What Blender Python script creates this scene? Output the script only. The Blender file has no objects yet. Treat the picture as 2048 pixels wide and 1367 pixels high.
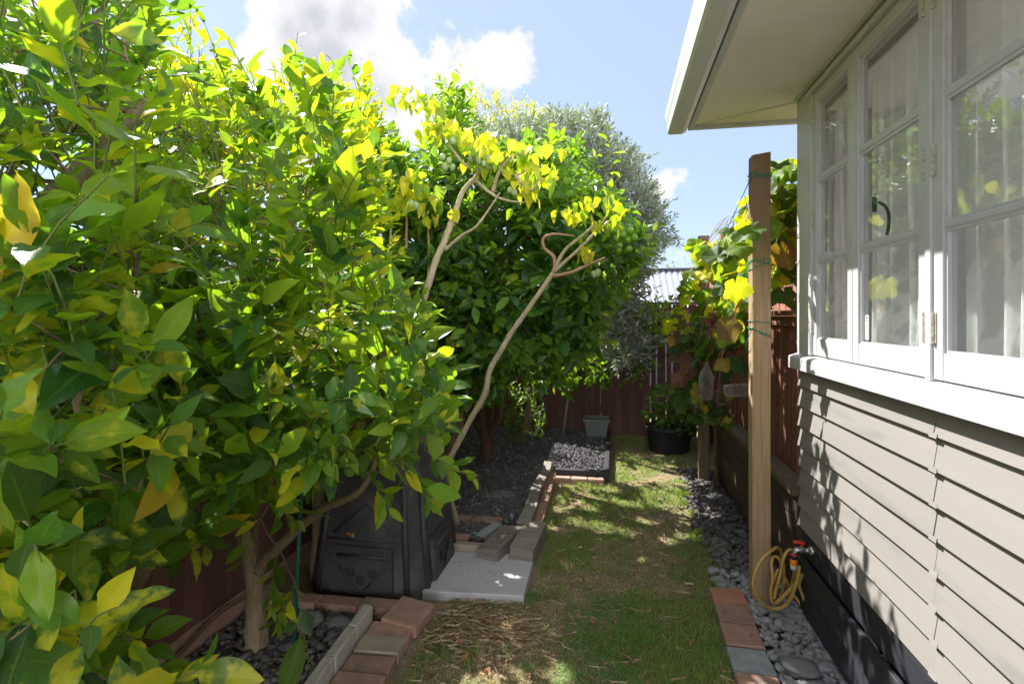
import bpy, math, random
import numpy as np
from mathutils import Vector, Matrix, noise
random.seed(7); rng = np.random.default_rng(7)
R = math.radians
sc = bpy.context.scene
col = sc.collection

# ------------------------------------------------------------------ camera, sky, sun, exposure
F = 1100.0; PSI = math.atan(204 / F); H = 1.6
SN, CS = math.sin(PSI), math.cos(PSI)
cam = bpy.data.cameras.new('camera'); cam.lens = 36 * F / 2048; cam.sensor_width = 36
cam.shift_y = -(683.5 - 630) / 2048; cam.clip_start = 0.02; cam.clip_end = 500
co = bpy.data.objects.new('camera', cam); col.objects.link(co)
co.location = (0, 0, H); co.rotation_euler = (R(90), 0, PSI)
sc.camera = co

SUN = Vector((-1.0, 0.8, 1.45)).normalized()
sl = bpy.data.lights.new('sun', 'SUN'); sl.energy = 2.0; sl.angle = R(0.53); sl.color = (1, .96, .90)
so = bpy.data.objects.new('sun', sl); col.objects.link(so)
so.rotation_euler = SUN.to_track_quat('Z', 'Y').to_euler(); so.location = (-5, 4, 9)

w = bpy.data.worlds.new('World'); sc.world = w; w.use_nodes = True
nt = w.node_tree; nt.nodes.clear()
def nd(nt, typ, **kw):
    n = nt.nodes.new(typ)
    for k, v in kw.items():
        if hasattr(n, k) and not (k in n.inputs.keys()): setattr(n, k, v)
    return n
out = nd(nt, 'ShaderNodeOutputWorld'); bg = nd(nt, 'ShaderNodeBackground'); sky = nd(nt, 'ShaderNodeTexSky')
sky.sky_type = 'NISHITA'; sky.sun_disc = False
sky.sun_elevation = math.asin(SUN.z); sky.sun_rotation = math.atan2(SUN.x, SUN.y)
sky.air_density = 1.0; sky.dust_density = .5; sky.ozone_density = 4.0
SKY_STRENGTH = 0.15
def M2(nt, op, a, b=None, c=None, clamp=False):
    n = nt.nodes.new('ShaderNodeMath'); n.operation = op; n.use_clamp = clamp
    for i, v in enumerate((a, b, c)):
        if v is None: continue
        if isinstance(v, (int, float)): n.inputs[i].default_value = v
        else: nt.links.new(v, n.inputs[i])
    return n.outputs[0]
def ray(px, py):
    a = (px - 1024) / F; b = (630 - py) / F
    return Vector((-SN + a * CS, CS + a * SN, b))
tc = nd(nt, 'ShaderNodeTexCoord'); D = tc.outputs['Generated']
nz = nd(nt, 'ShaderNodeTexNoise'); nz.inputs['Scale'].default_value = 6.5; nz.inputs['Detail'].default_value = 12; nz.inputs['Roughness'].default_value = .62
nt.links.new(D, nz.inputs['Vector'])
mask = None
# cloud puffs: direction (given by where they stand in the sky) and angular radius
for (x, y, r) in [(510, 105, .085), (575, 60, .115), (630, 30, .13), (700, 40, .13), (650, 130, .15), (740, 110, .10), (600, -50, .14), (760, 190, .14), (870, 150, .085),
                  (980, 125, .085), (900, 190, .10), (1010, 150, .06), (600, 195, .10), (1325, 365, .055), (1375, 382, .03), (1370, 510, .05),
                  (-900, -500, .35), (-2500, 100, .3), (3600, -700, .5)]:
    d = ray(x, y).normalized()
    vd = nt.nodes.new('ShaderNodeVectorMath'); vd.operation = 'DISTANCE'; nt.links.new(D, vd.inputs[0]); vd.inputs[1].default_value = d
    m = M2(nt, 'DIVIDE', M2(nt, 'SUBTRACT', r, vd.outputs['Value']), .12)
    mask = m if mask is None else M2(nt, 'SMOOTH_MAX', mask, m, .2)
mask = M2(nt, 'MAXIMUM', mask, -2.0)
# unseen scattered clouds behind the camera, spread and brightened as fill for the shade
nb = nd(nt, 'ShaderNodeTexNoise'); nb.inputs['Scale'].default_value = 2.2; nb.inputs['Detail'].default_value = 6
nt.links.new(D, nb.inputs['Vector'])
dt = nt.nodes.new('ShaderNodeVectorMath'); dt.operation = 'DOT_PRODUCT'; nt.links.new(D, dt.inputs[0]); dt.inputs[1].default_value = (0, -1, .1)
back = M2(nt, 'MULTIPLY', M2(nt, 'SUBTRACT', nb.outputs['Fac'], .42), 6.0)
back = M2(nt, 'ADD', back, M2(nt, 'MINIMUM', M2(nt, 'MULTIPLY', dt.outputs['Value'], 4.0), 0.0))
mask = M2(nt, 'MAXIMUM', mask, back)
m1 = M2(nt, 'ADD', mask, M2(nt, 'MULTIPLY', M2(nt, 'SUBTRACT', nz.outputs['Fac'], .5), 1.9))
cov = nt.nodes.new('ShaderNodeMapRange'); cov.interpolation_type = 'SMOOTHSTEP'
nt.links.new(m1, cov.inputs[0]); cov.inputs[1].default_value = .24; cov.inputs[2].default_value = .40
thick = nt.nodes.new('ShaderNodeMapRange'); thick.interpolation_type = 'SMOOTHSTEP'
nt.links.new(m1, thick.inputs[0]); thick.inputs[1].default_value = .60; thick.inputs[2].default_value = 1.25
cc = nt.nodes.new('ShaderNodeMix'); cc.data_type = 'RGBA'
nt.links.new(thick.outputs[0], cc.inputs[0]); cc.inputs[6].default_value = (1.08, 1.08, 1.12, 1); cc.inputs[7].default_value = (.72, .735, .81, 1)
hz = nt.nodes.new('ShaderNodeMix'); hz.data_type = 'RGBA'; hz.inputs[0].default_value = .92   # thin high haze whitening the blue
nt.links.new(sky.outputs[0], hz.inputs[6]); hz.inputs[7].default_value = (.50, .585, .84, 1)
# frontlit clouds opposite the sun, boosted past the backlit ones to lift the shade
fl = nt.nodes.new('ShaderNodeVectorMath'); fl.operation = 'DOT_PRODUCT'; nt.links.new(D, fl.inputs[0]); fl.inputs[1].default_value = SUN
fm_ = nt.nodes.new('ShaderNodeMapRange'); fm_.interpolation_type = 'SMOOTHSTEP'; nt.links.new(fl.outputs['Value'], fm_.inputs[0]); fm_.inputs[1].default_value = .45; fm_.inputs[2].default_value = -.35; fm_.inputs[3].default_value = 1.0; fm_.inputs[4].default_value = 7.2
cl_ = nt.nodes.new('ShaderNodeVectorMath'); cl_.operation = 'SCALE'; nt.links.new(cc.outputs[2], cl_.inputs[0]); nt.links.new(fm_.outputs[0], cl_.inputs['Scale'])
mx = nt.nodes.new('ShaderNodeMix'); mx.data_type = 'RGBA'
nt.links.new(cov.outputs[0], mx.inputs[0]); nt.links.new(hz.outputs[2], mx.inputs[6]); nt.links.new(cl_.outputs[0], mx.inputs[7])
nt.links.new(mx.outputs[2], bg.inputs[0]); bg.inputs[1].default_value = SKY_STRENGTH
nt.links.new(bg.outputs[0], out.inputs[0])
sc.view_settings.view_transform = 'Standard'; sc.view_settings.look = 'None'
sc.view_settings.gamma = 1; sc.view_settings.use_curve_mapping = False
sc.view_settings.exposure = 2.68
cy = sc.cycles; cy.use_denoising = True; cy.max_bounces = 10; cy.diffuse_bounces = 6; cy.transmission_bounces = 8
cy.transparent_max_bounces = 12; cy.caustics_reflective = False; cy.caustics_refractive = False; cy.sample_clamp_indirect = 6

# ------------------------------------------------------------------ helpers
def at(px, py, X=None, Y=None, Z=None):
    d = ray(px, py)
    t = X / d.x if X is not None else Y / d.y if Y is not None else (Z - H) / d.z
    return Vector((d.x * t, d.y * t, H + d.z * t))
def tag(o, label=None, cat=None, group=None, kind=None):
    if label: o['label'] = label
    if cat: o['category'] = cat
    if group: o['group'] = group
    if kind: o['kind'] = kind
    return o
def empty(name, loc=(0, 0, 0), rz=0, **kw):
    o = bpy.data.objects.new(name, None); col.objects.link(o); o.location = loc; o.rotation_euler = (0, 0, rz)
    o.empty_display_size = .1
    return tag(o, **kw)
def raw_mesh(name, V, loops, sizes, mat=None, uv=None, smooth=False, cols=None, mot=None):
    V = np.asarray(V, dtype=np.float32); loops = np.asarray(loops, dtype=np.int32); sizes = np.asarray(sizes, dtype=np.int32)
    me = bpy.data.meshes.new(name)
    me.vertices.add(len(V)); me.vertices.foreach_set('co', V.ravel())
    me.loops.add(len(loops)); me.loops.foreach_set('vertex_index', loops)
    me.polygons.add(len(sizes))
    st = np.zeros(len(sizes), dtype=np.int32); st[1:] = np.cumsum(sizes)[:-1]
    me.polygons.foreach_set('loop_start', st)
    try: me.polygons.foreach_set('loop_total', sizes)
    except Exception: pass
    me.polygons.foreach_set('use_smooth', np.full(len(sizes), bool(smooth)))
    if uv is not None:
        l = me.uv_layers.new(name='UVMap'); l.data.foreach_set('uv', np.asarray(uv, dtype=np.float32)[loops].ravel())
    if cols is not None:
        a = me.attributes.new('col', 'FLOAT_COLOR', 'POINT')
        c4 = np.ones((len(V), 4), dtype=np.float32); c4[:, :3] = cols; a.data.foreach_set('color', c4.ravel())
    if mot is not None:
        a = me.attributes.new('mot', 'FLOAT', 'POINT'); a.data.foreach_set('value', np.asarray(mot, dtype=np.float32))
    me.update(calc_edges=True); me.validate()
    if mat: me.materials.append(mat)
    return me
def link(name, me, parent=None, **kw):
    o = bpy.data.objects.new(name, me); col.objects.link(o)
    if parent: o.parent = parent
    return tag(o, **kw)
class MB:
    def __init__(s): s.V = []; s.L = []; s.S = []; s.n = 0
    def add(s, V, faces):
        for f in faces: s.L += [i + s.n for i in f]; s.S.append(len(f))
        s.V += [tuple(v) for v in V]; s.n += len(V); return s
    def box(s, a, b, M=None, jit=0, bev=0):
        x0, y0, z0 = a; x1, y1, z1 = b
        if bev:
            V = []; 
            c = [(x0, x1), (y0, y1), (z0, z1)]
            for sx in (0, 1):
                for sy in (0, 1):
                    for sz in (0, 1):
                        p = (c[0][sx], c[1][sy], c[2][sz]); ins = [(1 - 2 * k) * bev for k in (sx, sy, sz)]
                        for ax in range(3):
                            q = [p[i] + (0 if i == ax else ins[i]) for i in range(3)]
                            V.append(Vector(q))
            idx = lambda sx, sy, sz, ax: (sx * 4 + sy * 2 + sz) * 3 + ax
            Fs = []
            for sx in (0, 1):
                f = [idx(sx, 0, 0, 0), idx(sx, 1, 0, 0), idx(sx, 1, 1, 0), idx(sx, 0, 1, 0)]; Fs.append(f if sx else f[::-1])
                f = [idx(0, sx, 0, 1), idx(0, sx, 1, 1), idx(1, sx, 1, 1), idx(1, sx, 0, 1)]; Fs.append(f if sx else f[::-1])
                f = [idx(0, 0, sx, 2), idx(1, 0, sx, 2), idx(1, 1, sx, 2), idx(0, 1, sx, 2)]; Fs.append(f if sx else f[::-1])
            for a1, a2, ax in ((0, 1, 2), (1, 2, 0), (2, 0, 1)):
                for s1 in (0, 1):
                    for s2 in (0, 1):
                        k = [0, 0, 0]; k[a1] = s1; k[a2] = s2; lo = list(k); lo[ax] = 0; hi = list(k); hi[ax] = 1
                        f = [idx(*lo, a1), idx(*hi, a1), idx(*hi, a2), idx(*lo, a2)]
                        Fs.append(f if (s1 ^ s2) else f[::-1])
            for sx in (0, 1):
                for sy in (0, 1):
                    for sz in (0, 1):
                        f = [idx(sx, sy, sz, 0), idx(sx, sy, sz, 1), idx(sx, sy, sz, 2)]
                        Fs.append(f if (sx + sy + sz) % 2 else f[::-1])
        else:
            V = [Vector((x, y, z)) for x in (x0, x1) for y in (y0, y1) for z in (z0, z1)]
            Fs = [(0, 1, 3, 2), (4, 6, 7, 5), (0, 4, 5, 1), (2, 3, 7, 6), (0, 2, 6, 4), (1, 5, 7, 3)]
        if jit: V = [v + Vector((random.uniform(-jit, jit), random.uniform(-jit, jit), random.uniform(-jit, jit))) for v in V]
        if M: V = [M @ v for v in V]
        return s.add(V, Fs)
    def tube(s, P, r, sides=8, cap=True):
        P = [Vector(p) for p in P]; n = len(P)
        rr = r if hasattr(r, '__len__') else [r] * n
        up = Vector((.13, .22, .97)); base = s.n; V = []
        pr = None
        for i, p in enumerate(P):
            t = (P[min(i + 1, n - 1)] - P[max(i - 1, 0)])
            t = t.normalized() if t.length > 1e-9 else Vector((0, 0, 1))
            if pr is None: x = t.cross(up); x = x if x.length > .1 else t.cross(Vector((1, 0, 0)))
            else: x = pr - t * pr.dot(t)
            x.normalize(); y = t.cross(x); pr = x
            for k in range(sides):
                a = 2 * math.pi * k / sides
                V.append(p + (x * math.cos(a) + y * math.sin(a)) * rr[i])
        Fs = []
        for i in range(n - 1):
            for k in range(sides):
                k2 = (k + 1) % sides
                Fs.append((i * sides + k, i * sides + k2, (i + 1) * sides + k2, (i + 1) * sides + k))
        if cap: Fs.append(tuple(range(sides))[::-1]); Fs.append(tuple((n - 1) * sides + k for k in range(sides)))
        return s.add(V, Fs)
    def lathe(s, prof, c=(0, 0, 0), sides=16):
        V = []; Fs = []; n = len(prof)
        for r, z in prof:
            for k in range(sides):
                a = 2 * math.pi * k / sides; V.append((c[0] + r * math.cos(a), c[1] + r * math.sin(a), c[2] + z))
        for i in range(n - 1):
            for k in range(sides):
                k2 = (k + 1) % sides; Fs.append((i * sides + k, i * sides + k2, (i + 1) * sides + k2, (i + 1) * sides + k))
        return s.add(V, Fs)
    def mesh(s, name, mat, smooth=False): return raw_mesh(name, np.array([tuple(v) for v in s.V]), s.L, s.S, mat, smooth=smooth)
    def build(s, name, mat, parent=None, smooth=False, **kw): return link(name, s.mesh(name, mat, smooth), parent, **kw)
def catmull(P, k=6):
    P = [Vector(p) for p in P]; Q = []
    for i in range(len(P) - 1):
        p0 = P[max(i - 1, 0)]; p1 = P[i]; p2 = P[i + 1]; p3 = P[min(i + 2, len(P) - 1)]
        for j in range(k):
            t = j / k
            Q.append(.5 * ((2 * p1) + (p2 - p0) * t + (2 * p0 - 5 * p1 + 4 * p2 - p3) * t * t + (3 * p1 - p0 - 3 * p2 + p3) * t ** 3))
    return Q + [P[-1]]

# ------------------------------------------------------------------ materials
def newmat(name):
    m = bpy.data.materials.new(name); m.use_nodes = True; nt = m.node_tree; nt.nodes.clear()
    o = nt.nodes.new('ShaderNodeOutputMaterial'); return m, nt, o
def surf(name, c1, c2=None, scale=8, rough=.6, bump=.2, bscale=60, stretch=(1, 1, 1), c3=None, spec=.4, grain=False, objrand=0, bdist=.004, contrast=(.35, .65), metallic=0, dirt=None):
    m, nt, o = newmat(name)
    L = nt.links.new
    b = nt.nodes.new('ShaderNodeBsdfPrincipled'); b.inputs['Roughness'].default_value = rough
    b.inputs['Specular IOR Level'].default_value = spec; b.inputs['Metallic'].default_value = metallic
    t = nt.nodes.new('ShaderNodeTexCoord'); oi = nt.nodes.new('ShaderNodeObjectInfo')
    mp = nt.nodes.new('ShaderNodeVectorMath'); mp.operation = 'MULTIPLY'; mp.inputs[1].default_value = stretch
    ad = nt.nodes.new('ShaderNodeVectorMath'); ad.operation = 'ADD'
    rs = nt.nodes.new('ShaderNodeMath'); rs.operation = 'MULTIPLY'; rs.inputs[1].default_value = 37.0
    L(oi.outputs['Random'], rs.inputs[0]); L(t.outputs['Object'], mp.inputs[0]); L(mp.outputs[0], ad.inputs[0]); L(rs.outputs[0], ad.inputs[1])
    vec = ad.outputs[0]
    n1 = nt.nodes.new('ShaderNodeTexNoise'); n1.inputs['Scale'].default_value = scale; n1.inputs['Detail'].default_value = 6; L(vec, n1.inputs['Vector'])
    n1.inputs['Roughness'].default_value = .6
    mr = nt.nodes.new('ShaderNodeMapRange'); mr.inputs[1].default_value = contrast[0]; mr.inputs[2].default_value = contrast[1]; L(n1.outputs['Fac'], mr.inputs[0])
    mc = nt.nodes.new('ShaderNodeMix'); mc.data_type = 'RGBA'; L(mr.outputs[0], mc.inputs[0])
    mc.inputs[6].default_value = (*c1, 1); mc.inputs[7].default_value = (*(c2 or c1), 1); res = mc.outputs[2]
    if c3:
        n3 = nt.nodes.new('ShaderNodeTexNoise'); n3.inputs['Scale'].default_value = scale * .35; n3.inputs['Detail'].default_value = 8; n3.inputs['Roughness'].default_value = .7; L(vec, n3.inputs['Vector'])
        m3 = nt.nodes.new('ShaderNodeMapRange'); m3.inputs[1].default_value = .55; m3.inputs[2].default_value = .68; L(n3.outputs['Fac'], m3.inputs[0])
        x3 = nt.nodes.new('ShaderNodeMix'); x3.data_type = 'RGBA'; L(m3.outputs[0], x3.inputs[0]); L(res, x3.inputs[6]); x3.inputs[7].default_value = (*c3, 1); res = x3.outputs[2]
    if objrand:
        hs = nt.nodes.new('ShaderNodeHueSaturation'); mv = nt.nodes.new('ShaderNodeMapRange'); mv.inputs[3].default_value = 1 - objrand; mv.inputs[4].default_value = 1 + objrand
        L(oi.outputs['Random'], mv.inputs[0]); L(mv.outputs[0], hs.inputs['Value']); L(res, hs.inputs['Color']); res = hs.outputs[0]
    L(res, b.inputs['Base Color'])
    n2 = nt.nodes.new('ShaderNodeTexNoise'); n2.inputs['Scale'].default_value = bscale; n2.inputs['Detail'].default_value = 5; L(vec, n2.inputs['Vector'])
    bp = nt.nodes.new('ShaderNodeBump'); bp.inputs['Strength'].default_value = bump; bp.inputs['Distance'].default_value = bdist
    hgt = n2.outputs['Fac']
    if grain:
        wv = nt.nodes.new('ShaderNodeTexWave'); wv.wave_type = 'RINGS'; wv.rings_direction = 'Z'; wv.inputs['Scale'].default_value = 18; wv.inputs['Distortion'].default_value = 5; wv.inputs['Detail'].default_value = 2; wv.inputs['Detail Scale'].default_value = .6
        L(vec, wv.inputs['Vector'])
        xw = nt.nodes.new('ShaderNodeMix'); xw.data_type = 'RGBA'; xw.blend_type = 'MULTIPLY'; xw.inputs[0].default_value = .55
        cr = nt.nodes.new('ShaderNodeMapRange'); cr.inputs[3].default_value = .45; cr.inputs[4].default_value = 1.1; L(wv.outputs['Fac'], cr.inputs[0])
        L(res, xw.inputs[6]); L(cr.outputs[0], xw.inputs[7]); L(xw.outputs[2], b.inputs['Base Color'])
    L(hgt, bp.inputs['Height']); L(bp.outputs[0], b.inputs['Normal'])
    L(b.outputs[0], o.inputs[0])
    return m
def leafmat(name, trans=.5, ttint=(1.12, 1.3, .12), rough=.38, mcol=(.55, .45, .03), spec=.5, tgain=1.0, back=None, mscale=22, veins=28):
    m, nt, o = newmat(name); L = nt.links.new
    ca = nt.nodes.new('ShaderNodeAttribute'); ca.attribute_name = 'col'
    ma = nt.nodes.new('ShaderNodeAttribute'); ma.attribute_name = 'mot'
    geo = nt.nodes.new('ShaderNodeNewGeometry'); uv = nt.nodes.new('ShaderNodeUVMap')
    sp = nt.nodes.new('ShaderNodeSeparateXYZ'); L(uv.outputs[0], sp.inputs[0])
    au = M2(nt, 'ABSOLUTE', sp.outputs[0])
    n = nt.nodes.new('ShaderNodeTexNoise'); n.inputs['Scale'].default_value = mscale; n.inputs['Detail'].default_value = 7; n.inputs['Roughness'].default_value = .62; L(geo.outputs['Position'], n.inputs['Vector'])
    # mottling: yellow blotches, strongest toward the midrib
    f = M2(nt, 'ADD', n.outputs['Fac'], M2(nt, 'MULTIPLY', ma.outputs['Fac'], .55))
    f = M2(nt, 'SUBTRACT', f, M2(nt, 'MULTIPLY', au, .10))
    mr = nt.nodes.new('ShaderNodeMapRange'); mr.interpolation_type = 'SMOOTHSTEP'; mr.inputs[1].default_value = .73; mr.inputs[2].default_value = .88; L(f, mr.inputs[0])
    mx = nt.nodes.new('ShaderNodeMix'); mx.data_type = 'RGBA'; L(mr.outputs[0], mx.inputs[0]); L(ca.outputs['Color'], mx.inputs[6]); mx.inputs[7].default_value = (*mcol, 1)
    # midrib and side veins
    rib = nt.nodes.new('ShaderNodeMapRange'); rib.inputs[1].default_value = .035; rib.inputs[2].default_value = .10; rib.inputs[3].default_value = 1; rib.inputs[4].default_value = 0; L(au, rib.inputs[0])
    sv = M2(nt, 'SINE', M2(nt, 'MULTIPLY', M2(nt, 'SUBTRACT', sp.outputs[1], M2(nt, 'MULTIPLY', au, .22)), float(veins) * 2))
    svr = nt.nodes.new('ShaderNodeMapRange'); svr.inputs[1].default_value = .80; svr.inputs[2].default_value = 1.0; svr.inputs[4].default_value = .28; L(sv, svr.inputs[0])
    vf = M2(nt, 'MAXIMUM', M2(nt, 'MULTIPLY', rib.outputs[0], .55), svr.outputs[0])
    vx = nt.nodes.new('ShaderNodeMix'); vx.data_type = 'RGBA'; vx.blend_type = 'SCREEN'; L(vf, vx.inputs[0]); L(mx.outputs[2], vx.inputs[6]); vx.inputs[7].default_value = (.10, .13, .03, 1)
    base = vx.outputs[2]
    if back:
        bx = nt.nodes.new('ShaderNodeMix'); bx.data_type = 'RGBA'; L(geo.outputs['Backfacing'], bx.inputs[0]); L(base, bx.inputs[6]); bx.inputs[7].default_value = (*back, 1); base = bx.outputs[2]
    b = nt.nodes.new('ShaderNodeBsdfPrincipled'); b.inputs['Roughness'].default_value = rough; b.inputs['Specular IOR Level'].default_value = spec; L(base, b.inputs['Base Color'])
    bp = nt.nodes.new('ShaderNodeBump'); bp.inputs['Strength'].default_value = .35; bp.inputs['Distance'].default_value = .0015
    hh = M2(nt, 'ADD', M2(nt, 'MULTIPLY', vf, -1.0), M2(nt, 'MULTIPLY', n.outputs['Fac'], 1.5)); L(hh, bp.inputs['Height']); L(bp.outputs[0], b.inputs['Normal'])
    gm = nt.nodes.new('ShaderNodeGamma'); gm.inputs[1].default_value = .52; L(vx.outputs[2], gm.inputs[0])
    tm = nt.nodes.new('ShaderNodeMix'); tm.data_type = 'RGBA'; tm.blend_type = 'MULTIPLY'; tm.inputs[0].default_value = 1; L(gm.outputs[0], tm.inputs[6]); tm.inputs[7].default_value = (ttint[0] * tgain, ttint[1] * tgain, ttint[2] * tgain, 1)
    tr = nt.nodes.new('ShaderNodeBsdfTranslucent'); L(tm.outputs[2], tr.inputs[0])
    ms = nt.nodes.new('ShaderNodeMixShader'); ms.inputs[0].default_value = trans; L(b.outputs[0], ms.inputs[1]); L(tr.outputs[0], ms.inputs[2])
    L(ms.outputs[0], o.inputs[0]); return m
def glassmat(name):
    m, nt, o = newmat(name); L = nt.links.new
    fr = nt.nodes.new('ShaderNodeFresnel'); g0_ = nt.nodes.new('ShaderNodeNewGeometry'); L(M2(nt, 'ADD', 1.52, M2(nt, 'MULTIPLY', g0_.outputs['Backfacing'], 1 / 1.52 - 1.52)), fr.inputs[0])
    f2 = M2(nt, 'MULTIPLY', fr.outputs[0], .9, clamp=True)
    tr = nt.nodes.new('ShaderNodeBsdfTransparent'); tr.inputs[0].default_value = (.93, .95, .94, 1)
    gl = nt.nodes.new('ShaderNodeBsdfGlossy'); gl.inputs['Roughness'].default_value = .0
    n = nt.nodes.new('ShaderNodeTexNoise'); n.inputs['Scale'].default_value = 5; bp = nt.nodes.new('ShaderNodeBump'); bp.inputs['Strength'].default_value = .12; bp.inputs['Distance'].default_value = .004
    g = nt.nodes.new('ShaderNodeNewGeometry'); L(g.outputs['Position'], n.inputs['Vector']); L(n.outputs['Fac'], bp.inputs['Height']); L(bp.outputs[0], gl.inputs['Normal'])
    ms = nt.nodes.new('ShaderNodeMixShader'); L(f2, ms.inputs[0]); L(tr.outputs[0], ms.inputs[1]); L(gl.outputs[0], ms.inputs[2]); L(ms.outputs[0], o.inputs[0]); return m
def lacemat(name):
    m, nt, o = newmat(name); L = nt.links.new
    uv = nt.nodes.new('ShaderNodeUVMap')
    vo = nt.nodes.new('ShaderNodeTexVoronoi'); vo.inputs['Scale'].default_value = 9; L(uv.outputs[0], vo.inputs['Vector'])
    wv = nt.nodes.new('ShaderNodeTexWave'); wv.wave_type = 'RINGS'; wv.rings_direction = 'SPHERICAL'; wv.inputs['Scale'].default_value = 4; wv.inputs['Distortion'].default_value = 6; wv.inputs['Detail'].default_value = 3
    sub = nt.nodes.new('ShaderNodeVectorMath'); sub.operation = 'SUBTRACT'; L(uv.outputs[0], sub.inputs[0]); L(vo.outputs['Position'], sub.inputs[1])
    L(uv.outputs[0], wv.inputs['Vector'])
    sp = nt.nodes.new('ShaderNodeSeparateXYZ'); L(uv.outputs[0], sp.inputs[0])
    border = nt.nodes.new('ShaderNodeMapRange'); border.interpolation_type = 'SMOOTHSTEP'; border.inputs[1].default_value = .42; border.inputs[2].default_value = .30; border.inputs[3].default_value = 0; border.inputs[4].default_value = 1; L(sp.outputs[1], border.inputs[0])
    pat = nt.nodes.new('ShaderNodeMapRange'); pat.inputs[1].default_value = .3; pat.inputs[2].default_value = .7; L(wv.outputs['Fac'], pat.inputs[0])
    petal = nt.nodes.new('ShaderNodeMapRange'); petal.inputs[1].default_value = .30; petal.inputs[2].default_value = .45; petal.inputs[3].default_value = 1; petal.inputs[4].default_value = 0; L(vo.outputs['Distance'], petal.inputs[0])
    op = M2(nt, 'MULTIPLY', M2(nt, 'MAXIMUM', pat.outputs[0], petal.outputs[0]), border.outputs[0])
    opac = M2(nt, 'ADD', .60, M2(nt, 'MULTIPLY', op, .38))
    df = nt.nodes.new('ShaderNodeBsdfDiffuse'); df.inputs[0].default_value = (.9, .9, .89, 1)
    tl = nt.nodes.new('ShaderNodeBsdfTranslucent'); tl.inputs[0].default_value = (.85, .85, .83, 1)
    a1 = nt.nodes.new('ShaderNodeMixShader'); a1.inputs[0].default_value = .45; L(df.outputs[0], a1.inputs[1]); L(tl.outputs[0], a1.inputs[2])
    tp = nt.nodes.new('ShaderNodeBsdfTransparent')
    ms = nt.nodes.new('ShaderNodeMixShader'); L(opac, ms.inputs[0]); L(tp.outputs[0], ms.inputs[1]); L(a1.outputs[0], ms.inputs[2]); L(ms.outputs[0], o.inputs[0]); return m

MT = {}
MT['board'] = surf('painted_weatherboard', (.268, .250, .232), (.278, .260, .242), 4, .48, .10, 30, (2, .6, 6), c3=(.215, .204, .192), objrand=.03)
MT['trim'] = surf('white_trim_paint', (.48, .49, .515), (.53, .53, .545), 6, .38, .3, 40, (1, 1, 1), c3=(.42, .42, .415))
MT['soffit'] = surf('soffit_paint', (.80, .75, .69), (.84, .79, .73), 1.6, .7, .08, 25, c3=(.72, .66, .58))
MT['gutter'] = surf('gutter_enamel', (.55, .57, .58), (.60, .61, .60), 6, .35, .08, 25, (1, .4, 1), c3=(.52, .52, .47))
MT['black'] = surf('black_stained_board', (.020, .022, .030), (.034, .036, .045), 7, .55, .5, 50, (8, .7, 8))
MT['void'] = surf('void_shade', (.01, .01, .01), (.015, .014, .012), 5, .9)  # near-black standing in for the shade in the subfloor gap and vent slots
MT['fence'] = surf('red_brown_stain', (.125, .054, .047), (.16, .074, .062), 6, .7, .5, 60, (10, 10, .9), c3=(.13, .072, .06), objrand=.18)
MT['terra'] = surf('terracotta_stain', (.30, .13, .095), (.36, .165, .12), 5, .7, .35, 50, (8, 8, .8), c3=(.25, .115, .09), objrand=.1)
MT['picket'] = surf('picket_stain', (.23, .095, .062), (.31, .14, .088), 6, .7, .5, 60, (10, 10, .9), objrand=.22)
MT['sleeper'] = surf('retaining_stain', (.060, .036, .026), (.10, .058, .042), 5, .8, .6, 50, (8, .8, 8), c3=(.055, .06, .038), objrand=.2)
MT['post'] = surf('fresh_pine', (.44, .29, .155), (.60, .43, .26), 4, .65, .45, 70, (34, 34, .8), c3=(.42, .27, .14), grain=True)
MT['postold'] = surf('aged_pine', (.13, .095, .06), (.19, .14, .09), 4, .8, .5, 70, (10, 10, .8), objrand=.1)
MT['greywood'] = surf('silvered_timber', (.20, .175, .145), (.30, .27, .235), 5, .85, .8, 60, (1, 6, 8), c3=(.16, .15, .10), objrand=.12, bdist=.006)
MT['brick'] = surf('red_brick', (.33, .19, .14), (.42, .26, .20), 14, .85, .8, 130, c3=(.20, .17, .13), objrand=.18, bdist=.003)
MT['brickorange'] = surf('orange_brick', (.42, .19, .125), (.48, .24, .16), 10, .85, .8, 130, c3=(.34, .16, .11), bdist=.003)
MT['brickgrey'] = surf('grey_paver', (.27, .29, .31), (.36, .38, .40), 18, .85, .8, 110, c3=(.23, .25, .27), bdist=.003)
MT['bricktan'] = surf('tan_paver', (.30, .25, .19), (.37, .31, .235), 12, .85, .8, 120, c3=(.25, .20, .14), bdist=.003)
MT['kerb'] = surf('concrete_kerb', (.42, .395, .345), (.52, .49, .44), 9, .9, .8, 120, c3=(.31, .28, .22), bdist=.004)
MT['slab'] = surf('concrete_slab', (.46, .45, .475), (.53, .52, .545), 7, .85, .45, 120, c3=(.42, .40, .41), bdist=.003)
MT['plastic'] = surf('black_plastic', (.040, .040, .045), (.060, .060, .066), 8, .48, .35, 140, c3=(.10, .096, .09), spec=.4)
MT['planter'] = surf('grey_green_plastic', (.17, .21, .20), (.21, .25, .235), 7, .55, .1, 60, c3=(.15, .17, .15))
MT['pebble'] = surf('river_pebble', (.21, .215, .225), (.32, .32, .325), 30, .62, .3, 160, c3=(.20, .18, .155), objrand=.38, bdist=.001)
MT['pebbledark'] = surf('dark_pebble', (.11, .10, .097), (.18, .165, .155), 30, .6, .3, 160, objrand=.4, bdist=.001)
MT['stone'] = surf('big_river_stone', (.15, .155, .15), (.20, .205, .20), 16, .7, .35, 150, c3=(.18, .175, .155), objrand=.2, bdist=.001)
MT['rock'] = surf('rough_grey_rock', (.24, .245, .25), (.36, .36, .355), 25, .9, 1, 60, objrand=.1, bdist=.01)
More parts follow.
